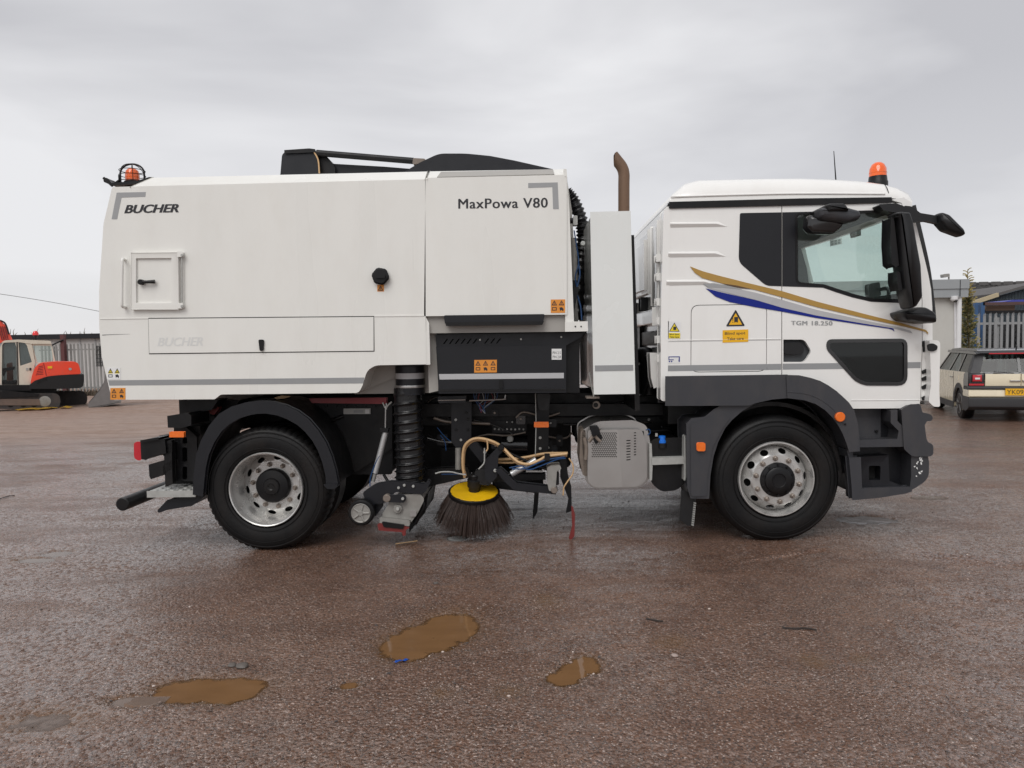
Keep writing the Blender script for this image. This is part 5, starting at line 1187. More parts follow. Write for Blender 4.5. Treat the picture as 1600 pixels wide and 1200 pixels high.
prism('cross_member', [(660, 632), (1040, 632), (1040, 648), (660, 650)], .65, .8, P_BLACK, T, yr=.65)
prism('dividing_wall', [(556, 614), (1045, 612), (1045, 650), (556, 655)], 1.3, 1.35, P_BLACK, T, yr=1.3)
prism('rear_stay', [(836, 765), (842, 762), (839, 800), (833, 810)], .9, .95, P_BLACK, T, yr=.9)
prism('sweep_crossbeam', [(770, 752), (850, 760), (840, 770), (770, 762)], .7, 1.6, P_BLACK, T, yr=.7)
lathe('horn', [(0, .03), (.02, .034), (.03, .03), (.05, .02), (.08, .018)], W(932, 633, .35), P_NUT, T)
cyl('horn_ring', 931, 633, .019, .335, .36, P_BLACK, T, 16)
ptube('bent_wire', [(921, 582), (924, 602), (928, 620)], .2, .006, P_GALV, T, 6); prism('wire_plate', rect(917, 620.5, 936, 622), .2, .3, P_CREAM if 0 else P_NUT, T)
for u in (928, 949, 975, 1014): cyl('bolt', u, 655.5, .013, .80, .82, P_GALV, T, 8)
# silencer with its perforated heat shield
sil = prism('silencer', rnd([(913, 676), (935, 663), (990, 661), (1008, 668), (1013, 690), (1013, 748), (1000, 761), (930, 762), (918, 750)], [5, 8, 6, 5, 4, 8, 8, 8, 5]), .2, .78, P_SHIELD, T, bev=.02, yr=.16, seg=3)
perf = []
for i in range(13):
    for j in range(13):
        u = 925.5+3.1*i+(1.5 if j % 2 else 0); v = 676.5+3.05*j
        if (i < 4 and j < 5 and i+j < 7) or (i == 12 and j % 2): continue
        perf.append([(u-.4, v-1.2), (u+1.7, v+1.2), (u+.6, v+1.6), (u-1.5, v-.4)][::-1])
slots = [[(978.5, v), (984.5, v-.4), (985.4, v+.9), (979.5, v+1.5)][::-1] for v in [686+4.2*k for k in range(7)]]
fs2 = plate_bm([rnd([(919, 672), (966, 671), (966, 671.5), (973, 761.5), (928, 762), (918, 752)], [3, 0, 0, 0, 8, 5])]+perf, .13, .14, .13)
put('perforated_shield', fs2, P_SHIELD, sil, smooth=False)
sl2 = [[(979+.0*k, 688+4.3*k), (985.5, 687.6+4.3*k), (985.5, 689.2+4.3*k), (979, 689.6+4.3*k)][::-1] for k in range(8)]+[[(991, 676+4.3*k), (994.5, 675.8+4.3*k), (994.5, 677.4+4.3*k), (991, 677.6+4.3*k)][::-1] for k in range(9)]
# right-hand face slopes back
bm = plate_bm([rnd([(966, 671.3), (985, 671), (1003, 671.5), (1011, 692), (1012, 750), (999, 761), (973, 761.6)], [0, 0, 5, 4, 8, 8, 0])]+sl2, .13, .14, .13)
x_l = W(966, 700, .13).x
for v in bm.verts: v.co.y += max(0, (v.co.x-x_l))*.12
put('side_shield', bm, P_SHIELD, sil, smooth=False)
prism('shield_backing', [(921, 674), (1006, 674), (1008, 745), (923, 745)], .17, .19, SLOT, sil, bev=0, yr=.17)
for pth in ([(925, 668), (930, 676), (920, 690)], [(913, 684), (916, 700), (915, 718)], [(936, 669), (930, 680), (938, 690)]): ptube('pipe_fitting', pth, .13, .016, P_DRUST, sil, 8)
prism('clamp', rnd([(922, 667), (934, 666), (937, 676), (926, 682)], 2), .1, .17, P_BLACK, sil, yr=.12); prism('cut_hole_rim', rnd([(926, 683), (936, 676), (941, 684), (931, 694)], 2), .12, .15, P_BLACK, sil, yr=.12)
prism('side_bracket', rnd([(908, 674), (914, 672), (916, 700), (917, 744), (911, 742), (906, 716)], 2), .2, .5, P_DRUST, sil, yr=.2)
# pipes, brackets and fasteners along the chassis
r9 = random.Random(17)
for k in range(16):
    u0 = r9.uniform(650, 1010); v0 = r9.uniform(622, 690); yy = r9.uniform(.55, .95); pts = [(u0, v0)]
    for q in range(3): pts.append((pts[-1][0]+r9.uniform(10, 34), pts[-1][1]+r9.uniform(-9, 9)))
    ptube('chassis_pipe', pts, yy, r9.choice([.006, .009, .014]), r9.choice([P_BLACK, P_BGLOSS, P_MIRR, P_NUT]), T, 8)
for k in range(14):
    u0 = r9.uniform(650, 1060); v0 = r9.uniform(622, 700); w0 = r9.uniform(6, 18); h0 = r9.uniform(6, 20); yy = r9.uniform(.6, .8)
    prism('chassis_bracket', rnd(rect(u0, v0, u0+w0, v0+h0), 2), yy, yy+.06, r9.choice([P_BLACK, P_CHAR, P_BGLOSS]), T, yr=yy)
    cyl('bolt', u0+w0/2, v0+h0/2, .010, yy-.012, yy, r9.choice([P_GALV, P_NUT]), T, 8)
for k in range(9): cyl('bolt', 480+k*15, 634+(k % 2), .009, .585, .6, P_MIRR, T, 8)
# urea tank
ut = prism('urea_tank', rnd([(1020, 694), (1026, 690), (1066, 688), (1070, 694), (1070, 752), (1058, 764), (1036, 766), (1022, 754)], [3, 2, 3, 3, 6, 6, 6, 6]), .2, .75, P_BLACK, T, bev=.02, yr=.16, seg=3)
c_ = W(1034.5, 686, .22)
lathe('blue_filler_cap', [(-.03, .034), (-.01, .034), (-.008, .03), (.024, .028), (.028, .02)], (c_.x, c_.y, c_.z), P_BCAP, ut, 'Z', 12)
lathe('filler_neck', [(-.07, .04), (-.03, .04)], (c_.x, c_.y, c_.z), P_BLACK, ut, 'Z', 20)
prism('tank_strap', rnd([(1018, 715.5), (1070, 714), (1072, 724), (1019, 726)], 1), .14, .2, P_GALV, ut, bev=.004, yr=.15)
prism('strap_post', rnd([(1014.5, 693), (1017.5, 693), (1019, 728), (1018, 750), (1015, 750)], 1), .15, .22, P_GALV, ut, bev=.003, yr=.16); prism('strap_post', rnd([(1068, 682), (1071, 678), (1073, 700), (1072, 728), (1070, 750), (1067.5, 750)], 1), .13, .2, P_GALV, ut, bev=.003, yr=.15)
ptube('blue_pipe', [(1009, 672), (1014, 671), (1016, 676), (1012, 680)], .2, .005, P_BCAB, ut, 6)
prism('tank_cap_tag', rect(1024, 677, 1027.5, 682), .2, .21, P_GALV, ut, bev=0)
# under-cab mass so nothing is hollow
prism('cab_underframe', [(1048, 632), (1330, 640), (1330, 650), (1300, 640), (1150, 632), (1130, 660), (1048, 664)], .4, 2.0, P_BLACK, T, yr=.3)
# ============================================================ BACKGROUND, LEFT
# --- excavator
set_frame(33.4)
YE = -D+32.2
OR_RED = mat('excavator_red', (.84, .06, .02), .35, coat=.4, noise_amt=.06, dirt=(.3, .15, .1), dirt_amt=.25)
EX_CR = mat('excavator_cream', (.66, .60, .50), .4, dirt=(.35, .28, .22), dirt_amt=.3)
TRK = mat('track_rubber', (.035, .032, .032), .7, noise_amt=.3, dirt=(.12, .085, .07), dirt_amt=.5)
PIPE_Y = mat('yellow_scrap', (.62, .40, .06), .5)
def Z4(x, y): return (x/5.4545, 440+y/5.4545)
e0 = FM @ W(60, 638, YE+1)
ex = thing('excavator', (e0.x, e0.y, gz(e0.x, e0.y)), 'red tracked excavator with cream cab and black counterweight, parked by the grey fence', 'excavator')
def ep(name, pts, y0, y1, m, par=ex, bev=.02, holes=None, rr=0, yr=None):
    P_ = [Z4(*p) for p in pts]
    if rr: P_ = rnd(P_, rr, 3)
    H_ = [rnd([Z4(*p) for p in h], 1.2, 2)[::-1] for h in holes] if holes else None
    return prism(name, P_, YE+y0, YE+y1, m, par, bev=bev, holes=H_, yr=YE+(yr if yr is not None else y0))
dg_ = [(18, 540), (35, 520), (128, 518), (140, 560), (148, 880), (14, 880)]
wg_ = [(158, 520), (200, 513), (228, 540), (272, 685), (172, 718)]
rg_ = [(280, 545), (435, 548), (455, 682), (318, 690)]
cabs = ep('cab', [(0, 570), (15, 530), (40, 508), (150, 498), (250, 498), (268, 520), (300, 690), (255, 890), (0, 890)], 0.0, .06, EX_CR, holes=[dg_, wg_], rr=2, bev=0)
ep('cab_far_side', [(0, 570), (15, 530), (40, 508), (150, 498), (268, 520), (300, 690), (255, 890), (0, 890)], 1.1, 1.16, EX_CR, holes=[dg_, wg_], rr=2, bev=0, yr=0)
ep('cab_roof', [(12, 520), (40, 502), (150, 494), (430, 505), (438, 530), (270, 530), (150, 514), (30, 520)], -.02, 1.2, EX_CR, rr=1.5, yr=0)
ep('cab_rear_frame', [(266, 520), (436, 520), (446, 560), (474, 690), (310, 700)], .05, .12, EX_CR, holes=[rg_], rr=1.5, bev=0)
ep('door_glass', dg_, .02, .03, GL_D, bev=0); ep('side_glass', wg_, .02, .03, GL_D, bev=0); ep('rear_glass', rg_, .07, .08, GL_T, bev=0)
ep('door_edge', [(140, 520), (150, 515), (160, 885), (150, 885)], -.015, .0, P_MIRR, bev=0)
sl_ = ep('driver_seat', [(60, 700), (100, 690), (110, 840), (60, 850)], .35, .8, mat('seat_orange', (.45, .13, .07), .7), rr=2)
ep('control_lever', [(20, 745), (80, 735), (120, 730), (120, 745), (50, 760), (30, 800), (20, 790)], .1, .16, P_MIRR)
ep('cab_interior_floor', [(10, 850), (160, 850), (160, 890), (10, 890)], .1, 1.1, P_MIRR)
body = ep('engine_cover', [(260, 872), (275, 800), (300, 730), (345, 693), (470, 682), (640, 684), (668, 700), (690, 785), (500, 795), (400, 806), (320, 835)], -.15, 1.7, OR_RED, rr=3, bev=.05)
ep('cover_seam', [(368, 694), (373, 694), (398, 800), (393, 802)], -.156, -.14, P_DRED, body, bev=0)
for k in range(6): ep('cooling_slot', [(330-k*5, 722+k*14), (368, 716+k*14), (369, 721+k*14), (330-k*5, 728+k*14)], -.156, -.14, P_DRED, body, bev=0)
ep('side_marker', [(405, 722), (445, 720), (446, 740), (408, 741)], -.17, -.14, P_LYEL, body, bev=0)
lathe('round_badge', [(0, .05), (.01, .045)], W(*Z4(598, 745), YE-.165), P_STEEL, body, 'Y', 20)
cwt = ep('counterweight', [(250, 884), (300, 845), (400, 812), (500, 800), (714, 790), (714, 840), (706, 892), (680, 906), (530, 912), (250, 912)], -.2, 1.75, P_MIRR, rr=2, bev=.05)
for k in range(4): ep('grille_slot', [(310+k*4, 868-k*9), (400, 838-k*6), (400, 843-k*6), (312+k*4, 873-k*9)], -.212, -.19, SLOT, cwt, bev=0)
ep('turntable', [(60, 905), (480, 905), (470, 945), (70, 945)], .3, 1.3, P_BLACK)
ep('cab_base', [(-60, 885), (262, 885), (262, 925), (-60, 925)], -.1, 1.5, P_BLACK)
def track(x0, x1, y0, y1, ya, yb):
    tk = ep('track', [(x0, y0), (x1, y0), (x1, y1), (x0, y1)], ya, yb, TRK, rr=(y1-y0)/5.4545*.48, bev=.03)
    n_ = 14
    for k in range(n_):
        xx = x0+60+(x1-x0-110)*k/n_
        ep('track_shoe', [(xx, y0-4), (xx+16, y0-4), (xx+16, y0+8), (xx, y0+8)], ya-.01, yb+.01, TRK, tk, bev=.01)
    return tk
tk = track(-160, 508, 958, 1078, -.25, .25); track(-60, 738, 940, 1055, 1.5, 2.0)
for xx in (382, -60, 90, 200, 290):
    r_ = .24 if xx == 382 else .12
    c = W(*Z4(xx, 1020 if xx == 382 else 1050), YE-.26); lathe('track_roller', [(0, r_*.6), (.02, r_), (.1, r_)], c, P_CAST if xx == 382 else P_BLACK, tk, 'Y', 24)
ep('track_frame', [(-100, 1005), (330, 1005), (340, 1050), (-100, 1050)], -.27, -.2, mat('muddy_steel', (.14, .10, .08), .7, noise_amt=.3), tk)
ep('dozer_link', [(-80, 945), (60, 935), (330, 962), (320, 975), (-80, 990)], -.3, -.2, P_BLACK)
bm_ = ep('boom', [(-120, 300), (0, 330), (40, 370), (70, 420), (104, 500), (20, 512), (-60, 560), (-160, 560)], .5, .85, OR_RED, rr=1.5, bev=.04)
for k in range(4): ep('boom_hose', [(-20+k*18, 380), (-14+k*18, 380), (20+k*18, 500), (14+k*18, 500)], .44, .49, P_DRED, bm_, bev=0)
tube('boom_hose', [W(*Z4(0, 330), YE+.45), W(*Z4(40, 352), YE+.45), W(*Z4(62, 400), YE+.45), W(*Z4(75, 450), YE+.45)], .03, P_MIRR, bm_, 6, 4)
bcn = W(*Z4(306, 500), YE+.5)
eb = lathe('beacon_post', [(0, .03), (.12, .03), (.13, .07), (.19, .07)], bcn, P_BLACK, ex, 'Z', 12); lathe('beacon_lens', [(.19, .1), (.26, .1), (.34, .06), (.35, .02)], bcn, mat('beacon_red', (.75, .03, .03), .2, coat=.5), eb, 'Z', 16)
for u_, v_ in ((230, 745), (258, 745)): ep('vent_cap', [(u_-8, v_-10), (u_+8, v_-10), (u_+8, v_+12), (u_-8, v_+12)], -.02, .0, P_STEEL if u_ == 230 else P_MIRR, cabs, bev=0)
lit = [('torn yellow plastic scrap lying beside the excavator track', 50, 642, .5, .16), ('crumpled orange plastic scrap under the excavator track end', 72, 641.5, .35, .2), ('small yellow scrap near the rear idler of the excavator', 104, 637.5, .25, .12)]
for lb_, u_, v_, wx, wy in lit:
    c = FM @ W(u_, v_, YE-.5); r2 = random.Random(int(u_)); bm = bmesh.new(); z0 = gz(c.x, c.y)+.02
    rg2 = [bm.verts.new((c.x+wx*math.cos(i*math.pi/6)*r2.uniform(.5, 1.1), c.y+wy*math.sin(i*math.pi/6)*3*r2.uniform(.5, 1.1), z0+r2.uniform(0, .05))) for i in range(12)]
    cc = bm.verts.new((c.x, c.y, z0+.08))
    for i in range(12): bm.faces.new((cc, rg2[i], rg2[(i+1) % 12]))
    bmesh.ops.solidify(bm, geom=bm.faces[:], thickness=.01)
    bm.transform(FM.inverted()); tag(put('plastic_scrap', bm, PIPE_Y), lb_, 'litter')
# --- big digger bucket standing by the fence
set_frame(30)
YB = min((abs((FM @ W(155, 636.5, y_)).z-gz(*(FM @ W(155, 636.5, y_)).xy)), y_) for y_ in np.arange(14, 30, .1))[1]
BK = mat('bucket_steel', (.20, .19, .185), .5, metal=.3, noise_amt=.2)
inn = [(893, 640), (905, 700), (903, 790), (885, 870), (850, 930), (800, 990), (750, 1048), (758, 1078), (800, 1072), (905, 1055), (1010, 1030), (1050, 900), (1040, 700), (960, 640)]
bw = prism('digger_bucket', [Z4(*p) for p in inn], YB, YB+.04, BK, None, bev=.006)
tag(bw, 'grey steel digger bucket with curved back standing on the ground behind the truck', 'bucket')
prism('bucket_back', [Z4(*p) for p in [(1010, 1030), (1050, 900), (1040, 700), (960, 640), (975, 640), (1060, 700), (1070, 900), (1026, 1036)]], YB, YB+1.3, BK, bw, bev=.01)
prism('bucket_floor', [Z4(*p) for p in [(758, 1072), (905, 1049), (1010, 1024), (1010, 1032), (905, 1057), (758, 1080)]], YB, YB+1.3, BK, bw, bev=.01)
prism('bucket_side', [Z4(*p) for p in inn], YB+1.3, YB+1.34, BK, bw, bev=.006, yr=YB)
set_frame(0)
# --- palisade fence
GALV_F = mat('fence_grey', (.27, .265, .255), .6, metal=.1, noise_amt=.15, nscale=4)
def palisade(name, x0, x1, y, zb, ztop, pitch, wdt, m, label, ymul=0):
    f = thing(name, ((x0+x1)/2, y, zb), label, 'fence'); f0 = None; x = x0; i = 0
    while x < x1:
        if f0 is None:
            pts = [(x, zb+.05), (x+wdt*.5-.008, zb+.05), (x+wdt*.5+.008, zb+.05), (x+wdt, zb+.05), (x+wdt, ztop-.10), (x+wdt*.8, ztop-.02), (x+wdt*.66, ztop-.08), (x+wdt*.5, ztop), (x+wdt*.33, ztop-.08), (x+wdt*.2, ztop-.02), (x, ztop-.10)]
            b_ = slab([pts], y, y+.008)
            for v in b_.verts: v.co.y += -.02+.035*abs((v.co.x-x)/wdt-.5)*2
            f0 = put('pale', b_, m, f, smooth=False); xx0 = x
        else:
            d_ = f0.copy(); C.objects.link(d_); d_.location = f0.location+Vector((x-xx0, 0, 0)); d_.rotation_euler.y = random.uniform(-.008, .008)
        x += pitch; i += 1
    for z in (zb+.35, ztop-.32): box('rail', x0-.1, y+.02, z-.03, x1+.1, y+.07, z+.03, m, f, .004)
    x = x0+pitch*3.5
    while x < x1:
        box('fence_post', x, y+.07, zb-.1, x+.1, y+.17, ztop-.15, m, f, .004); x += 2.75
    return f
YF = 29.8; zf = gz(W(100, 600, YF).x, YF)
xa, xb = W(66, 600, YF).x, W(430, 600, YF).x
ztp = W(120, 536, YF).z; pitch_ = W(105, 540, YF).x-W(99.3, 540, YF).x
palisade('palisade_fence', xa, xb, YF, zf, ztp, pitch_, pitch_*.56, GALV_F, 'grey steel palisade fence running behind the excavator on the left')
# cranked red-brown post with brace
rp = W(101, 600, YF-.3); bx = box('gate_post', rp.x-.08, YF-.35, zf, rp.x+.08, YF-.15, W(101, 523, YF-.3).z, mat('maroon_paint', (.10, .03, .03), .6), None, .01)
tag(bx, 'maroon steel post rising above the grey palisade fence', 'post')
# mesh panel hung on the fence
mp_ = thing('mesh_panel', (W(156, 560, YF-.1).x, YF-.1, zf+.8), 'dark rectangular mesh panel leaning on the fence behind the truck', 'panel')
for k in range(5): ptube('mesh_wire', [(150.5+k*2.2, 540), (151.5+k*2.2, 572)], YF-.1, .02, P_BLACK, mp_, 5, 0)
for k in range(6): ptube('mesh_wire', [(150, 542+k*6), (160.5, 542+k*6)], YF-.12, .015, P_BLACK, mp_, 5, 0)
# low flat building behind
YW = 36.0
WALLG = mat('render_grey', (.47, .46, .45), .8, noise_amt=.08, nscale=2, dirt=(.25, .22, .2), dirt_amt=.4)
CLAD = mat('cladding_grey', (.36, .36, .36), .6, noise_amt=.1)
wb = thing('low_building', (W(300, 600, YW).x, YW+3, gbase(-20, 30)), 'low flat roofed grey building with a dark fascia behind the left fence', 'building')
xw0, xw1 = W(-260, 560, YW).x, W(640, 560, YW).x; ztw = W(120, 529, YW).z; zt2 = W(120, 522.5, YW).z
box('wall', xw0, YW, -1, xw1, YW+.3, ztw, WALLG, wb, 0)
box('side_wall', xw0, YW+.3, -1, xw0+.3, YW+8, ztw, WALLG, wb, 0); box('side_wall', xw1-.3, YW+.3, -1, xw1, YW+8, ztw, WALLG, wb, 0); box('rear_wall', xw0, YW+8, -1, xw1, YW+8.3, ztw, WALLG, wb, 0)
box('fascia', xw0-.2, YW-.25, ztw+.003, xw1+.2, YW-.003, zt2+.02, P_CHAR, wb, .01)
box('flat_roof', xw0-.2, YW, ztw+.003, xw1+.2, YW+8.5, zt2-.04, P_CHAR, wb, .01)
x = xw0; k0 = None
while x < xw1:
    if k0 is None: k0 = box('cladding_rib', x, YW-.04, -.5, x+.08, YW-.002, ztw-.05, CLAD, wb, 0); kx = x
    else: d_ = k0.copy(); C.objects.link(d_); d_.location = k0.location+Vector((x-kx, 0, 0))
    x += .9
# floodlight arm leaning over the fence
ptube('x', [(0, 0)], 0, 0, P_BLACK) if 0 else None
pa = W(88, 537, YF-.3); pl = ptube('lamp_arm', [(80, 540), (90, 535), (99, 531)], YF-.4, .035, P_BLACK, None, 6, 0); tag(pl, 'short dark bracket arm fixed to the maroon post above the fence', 'bracket')
# dead weeds on the roof edge
rw2 = random.Random(4); WEED = mat('dry_weed', (.20, .17, .13), .8)
for k in range(16):
    u_ = rw2.choice([rw2.uniform(14, 60), rw2.uniform(100, 150)]); h_ = rw2.uniform(4, 11) if k != 3 else 12
    if k == 3: u_ = 132
    o = ptube('dry_weed', [(u_, 524), (u_+rw2.uniform(-1.5, 1.5), 524-h_*.5), (u_+rw2.uniform(-3, 3), 524-h_)], YW+.2, .02, WEED, None, 4, 2, rf=lambda t: .022*(1-t)+.006)
    tag(o, 'thin dead weed stem on the dark fascia of the left building', 'plant', 'dead weeds along the roof edge')
for k in range(26):
    u_ = 120+rw2.uniform(0, 220)
cb = tube('overhead_cable', [W(-300, 425, 40), W(-100, 446, 40), W(0, 459.3, 40), W(80, 472, 40), W(153, 486, 40), W(260, 507, 40), W(420, 545, 40)], .02, mat('cable_grey', (.28, .28, .28), .6), None, 6, 5)
tag(cb, 'thin grey overhead cable crossing the sky left of the truck', 'cable')
# verge of debris at the fence foot
def scatter_tufts(name, label, x0, x1, y0, y1, n_, h, m, seed):
    r_ = random.Random(seed); V = []; Fq = []
    for i in range(n_):
        x, y = r_.uniform(x0, x1), r_.uniform(y0, y1); z = gz(x, y); a = r_.uniform(0, 6.28); w_ = r_.uniform(.02, .06); hh = h*r_.uniform(.3, 1)
        dx, dy = math.cos(a)*w_, math.sin(a)*w_; b = len(V); lx, ly = r_.uniform(-.1, .1), r_.uniform(-.1, .1)
        V += [(x-dx, y-dy, z-.02), (x+dx, y+dy, z-.02), (x+lx+dx*.3, y+ly+dy*.3, z+hh), (x+lx-dx*.3, y+ly-dy*.3, z+hh*.9)]; Fq.append((b, b+1, b+2, b+3))
    me = bpy.data.meshes.new(name); me.from_pydata(V, [], Fq); me.materials.append(m); o = bpy.data.objects.new(name, me); C.objects.link(o); tag(o, label, kind='stuff')
scatter_tufts('verge_weeds', 'dark dead weeds and debris along the foot of the left fence', xa-2, xb+4, YF-1.2, YF+.4, 2600, .32, mat('verge_dark', (.09, .07, .05), .9, noise_amt=.5, nscale=3), 8)
# ============================================================ BACKGROUND, RIGHT
def Z5(x, y): return (1420+x/4.284, 400+y/4.284)
YK = 13.0
FAS = mat('fascia_grey', (.30, .315, .325), .5, noise_amt=.05); KW = mat('cabin_wall', (.50, .49, .46), .6, noise_amt=.04, nscale=3, dirt=(.35, .31, .27), dirt_amt=.2); WHT = mat('white_upvc', (.72, .72, .73), .35)
kc = W(1511, 437, YK); kb = W(1507, 464, YK)
kz = kb.z; kx1 = W(1503.5, 500, YK).x; kx0 = kx1-4.2
pk = thing('portable_cabin', ((kx0+kx1)/2, YK+1.5, 0), 'pale grey portable cabin with dark grey fascia and white corner post', 'cabin')
box('cabin_wall', kx0, YK+.1, .15, kx1-.02, YK+3.0, kz, KW, pk, .01)
box('fascia_board', kx0-.1, YK-.05, kz+.003, kc.x, YK+3.1, (kz+kc.z)/2-.01, FAS, pk, .01); box('fascia_board', kx0-.1, YK-.075, (kz+kc.z)/2+.002, kc.x+.01, YK+3.1, kc.z, FAS, pk, .01)
fx_ = W(1500.5, 440, YK-.08).x; box('fascia_joint', fx_-.006, YK-.085, kz+.01, fx_+.006, YK-.07, kc.z-.01, P_CHAR, pk, 0)
pcx = W(1499.5, 520, YK).x; lathe('corner_post', [(0, .062), (kz, .062)], (pcx, YK+.05, 0), WHT, pk, 'Z', 20)
ptube('wall_cable', [(1492, 472), (1492.5, 560)], YK+.08, .02, WHT, pk, 6, 0)
cmw = W(1490, 467, YK)
cm_ = lathe('camera_housing', [(-.06, .05), (-.02, .085), (.03, .09), (.07, .09)], (cmw.x, YK-.02, cmw.z), WHT, pk, 'Z', 20); lathe('camera_lens', [(-.1, .03), (-.06, .055), (-.05, .055)], (cmw.x+.02, YK-.04, cmw.z+.01), P_BGLOSS, cm_, 'Z', 16)
box('cabin_base', kx0, YK+.15, -.02, kx1-.05, YK+2.9, .148, P_CHAR, pk, 0)
fl_ = prism('floodlight', rnd([Z5(232, 122), Z5(272, 118), Z5(274, 138), Z5(234, 142)], 1), YK+1, YK+1.15, P_CAST, pk, yr=YK+1); ptube('floodlight_stem', [Z5(268, 140), Z5(268, 162)], YK+1.05, .02, P_CAST, fl_, 6, 0)
# palisade fence right, in front of racks
YR = 16.0
x0r = W(1527, 540, YR).x; x1r = x0r+7.5; zr = W(1560, 488, YR).z; pr_ = (W(1594.6, 500, YR).x-W(1541, 500, YR).x)/6
palisade('palisade_fence', x0r, x1r, YR, 0, zr, pr_, pr_*.48, mat('fence_light', (.30, .305, .31), .5, metal=.2, noise_amt=.1), 'galvanised palisade fence behind the cream car on the right')
BLU = mat('blue_post_paint', (.035, .09, .20), .5, noise_amt=.25, nscale=6)
bpx = W(1529, 500, YR+.6)
bp2 = thing('storage_rack', (bpx.x+1.5, YR+1.2, 0), 'dark storage rack with blue end frame and stacked black crates behind the right fence', 'rack')
for dx_ in (-.09, .09): box('rack_upright', bpx.x+dx_-.05, YR+.55, 0, bpx.x+dx_+.05, YR+.65, W(1529, 473-2*dx_, YR+.6).z, BLU, bp2, .006)
zt_ = W(1560, 475, YR+.6).z
box('rack_beam', bpx.x+.1, YR+.55, zt_-.03, bpx.x+5, YR+.62, zt_+.05, mat('rusty_beam', (.09, .05, .045), .7), bp2, .005); box('rack_beam', bpx.x+.1, YR+.56, zt_-.28, bpx.x+5, YR+.62, zt_-.2, P_BLACK, bp2, .005)
box('timber_bundle', bpx.x+.3, YR+.7, zt_-.18, bpx.x+1.1, YR+1.8, zt_-.06, mat('rust_bundle', (.13, .08, .055), .8, noise_amt=.4, nscale=20), bp2, .02)
# crates with lattice sides
cr0 = None; CRM = mat('crate_black', (.02, .02, .022), .6); CRB = mat('crate_gap', (.12, .12, .125), .8)
def crate_mesh(w_, h_):
    nx_, nz_ = 4, 3; cw_, ch_ = w_/nx_, h_/nz_; holes = []
    for i in range(nx_):
        for j in range(nz_):
            a, b, c, d = i*cw_+cw_*.22, (i+1)*cw_-cw_*.22, j*ch_+ch_*.25, (j+1)*ch_-ch_*.25; holes.append([(a, c), (a, d), (b, d), (b, c)])
    return slab([[(0, 0), (w_, 0), (w_, h_), (0, h_)]]+holes, 0, .04)
wc, hc = .78, .48; rows = int((zt_-.3)/hc)
for r_ in range(rows):
    for k in range(5):
        loc = Vector((bpx.x+.25+k*(wc+.03), YR+.75, .02+r_*(hc+.01)))
        if cr0 is None:
            b_ = crate_mesh(wc, hc); b_.transform(Matrix.Translation(loc)); cr0 = put('lattice_crate', b_, CRM, None, smooth=False); base_l = cr0.location.copy(); l0 = loc
            bk = box('crate_back', loc.x, loc.y+.5, loc.z, loc.x+wc, loc.y+.53, loc.z+hc, CRB, cr0, 0); o = cr0
        else:
            o = dup(cr0, base_l+(loc-l0))
        pos = ['lowest', 'second', 'third', 'fourth', 'fifth', 'sixth', 'top'][r_]; colw = ['nearest the blue upright', 'second from the blue upright', 'third from the blue upright', 'fourth from the blue upright', 'furthest from the blue upright'][k]
        tag(o, f'black lattice crate, {pos} of the stack {colw}', 'crate', 'black lattice crates in the rack')
tp_ = [W(1560, 472.5, YR+.9), W(1602, 470, YR+.9), W(1640, 468, YR+.9)]
bm = slab([[(tp_[0].x, tp_[0].z), (tp_[0].x+.3, tp_[0].z+.06), (tp_[1].x, tp_[1].z+.03), (tp_[2].x, tp_[2].z), (tp_[2].x, tp_[2].z-.10), (tp_[0].x+.1, tp_[0].z-.03)]], YR+.7, YR+2.0)
tag(put('blue_tarpaulin', bm, mat('tarp_blue', (.05, .06, .33), .5)), 'blue tarpaulin laid over the top of the rack on the right', 'tarpaulin')
# sheds behind
YS = 30.0
CORR = mat('blue_grey_sheet', (.10, .125, .145), .6, noise_amt=.1); TILE = mat('dark_roof_sheet', (.105, .10, .098), .75, noise_amt=.35, nscale=3); BARGE = mat('barge_cream', (.45, .38, .25), .6)
sh = thing('dark_shed', (W(1560, 500, YS+4).x, YS+4, 0), 'long shed with dark mossy sheet roof behind the right fence', 'shed')
ra, rb_ = W(1470, 444.5, YS+3), W(1700, 444.5, YS+3)
zr_ = W(1560, 445, YS+3).z; ze_ = W(1560, 478, YS).z
def roof_slope(name, x0, x1, y0, z0, y1, z1, m, par):
    b_ = bmesh.new(); n_ = 60; rows_ = []
    for (y, z) in ((y0, z0), (y1, z1)):
        rows_.append([b_.verts.new((x0+(x1-x0)*i/n_, y, z+(.05 if i % 2 else 0))) for i in range(n_+1)])
    for i in range(n_): b_.faces.new((rows_[0][i], rows_[0][i+1], rows_[1][i+1], rows_[1][i]))
    bmesh.ops.solidify(b_, geom=b_.faces[:], thickness=.05); return put(name, b_, m, par, smooth=False)
roof_slope('roof_slope', ra.x, rb_.x, YS, ze_, YS+3, zr_, TILE, sh); roof_slope('roof_slope', ra.x, rb_.x, YS+6, ze_, YS+3, zr_, TILE, sh)
for k in range(12): box('ridge_tile', ra.x+k*(rb_.x-ra.x)/12, YS+2.85, zr_, ra.x+(k+.7)*(rb_.x-ra.x)/12, YS+3.15, zr_+.14, TILE, sh, .02)
box('wall', ra.x, YS+.2, 0, rb_.x, YS+5.8, ze_-.05, mat('shed_wall', (.13, .12, .11), .8), sh, 0)
YG = 22.0
g0, g1, g2 = W(1523, 472.5, YG), W(1561, 459.5, YG), W(1640, 441, YG)
s2 = thing('corrugated_shed', (g2.x, YG+2, 0), 'blue grey corrugated shed with a cream barge board at its eave', 'shed')
cor = bmesh.new(); n_ = 70; lo_, hi_ = [], []
xs0, xs1 = g0.x+.2, g2.x+1.5
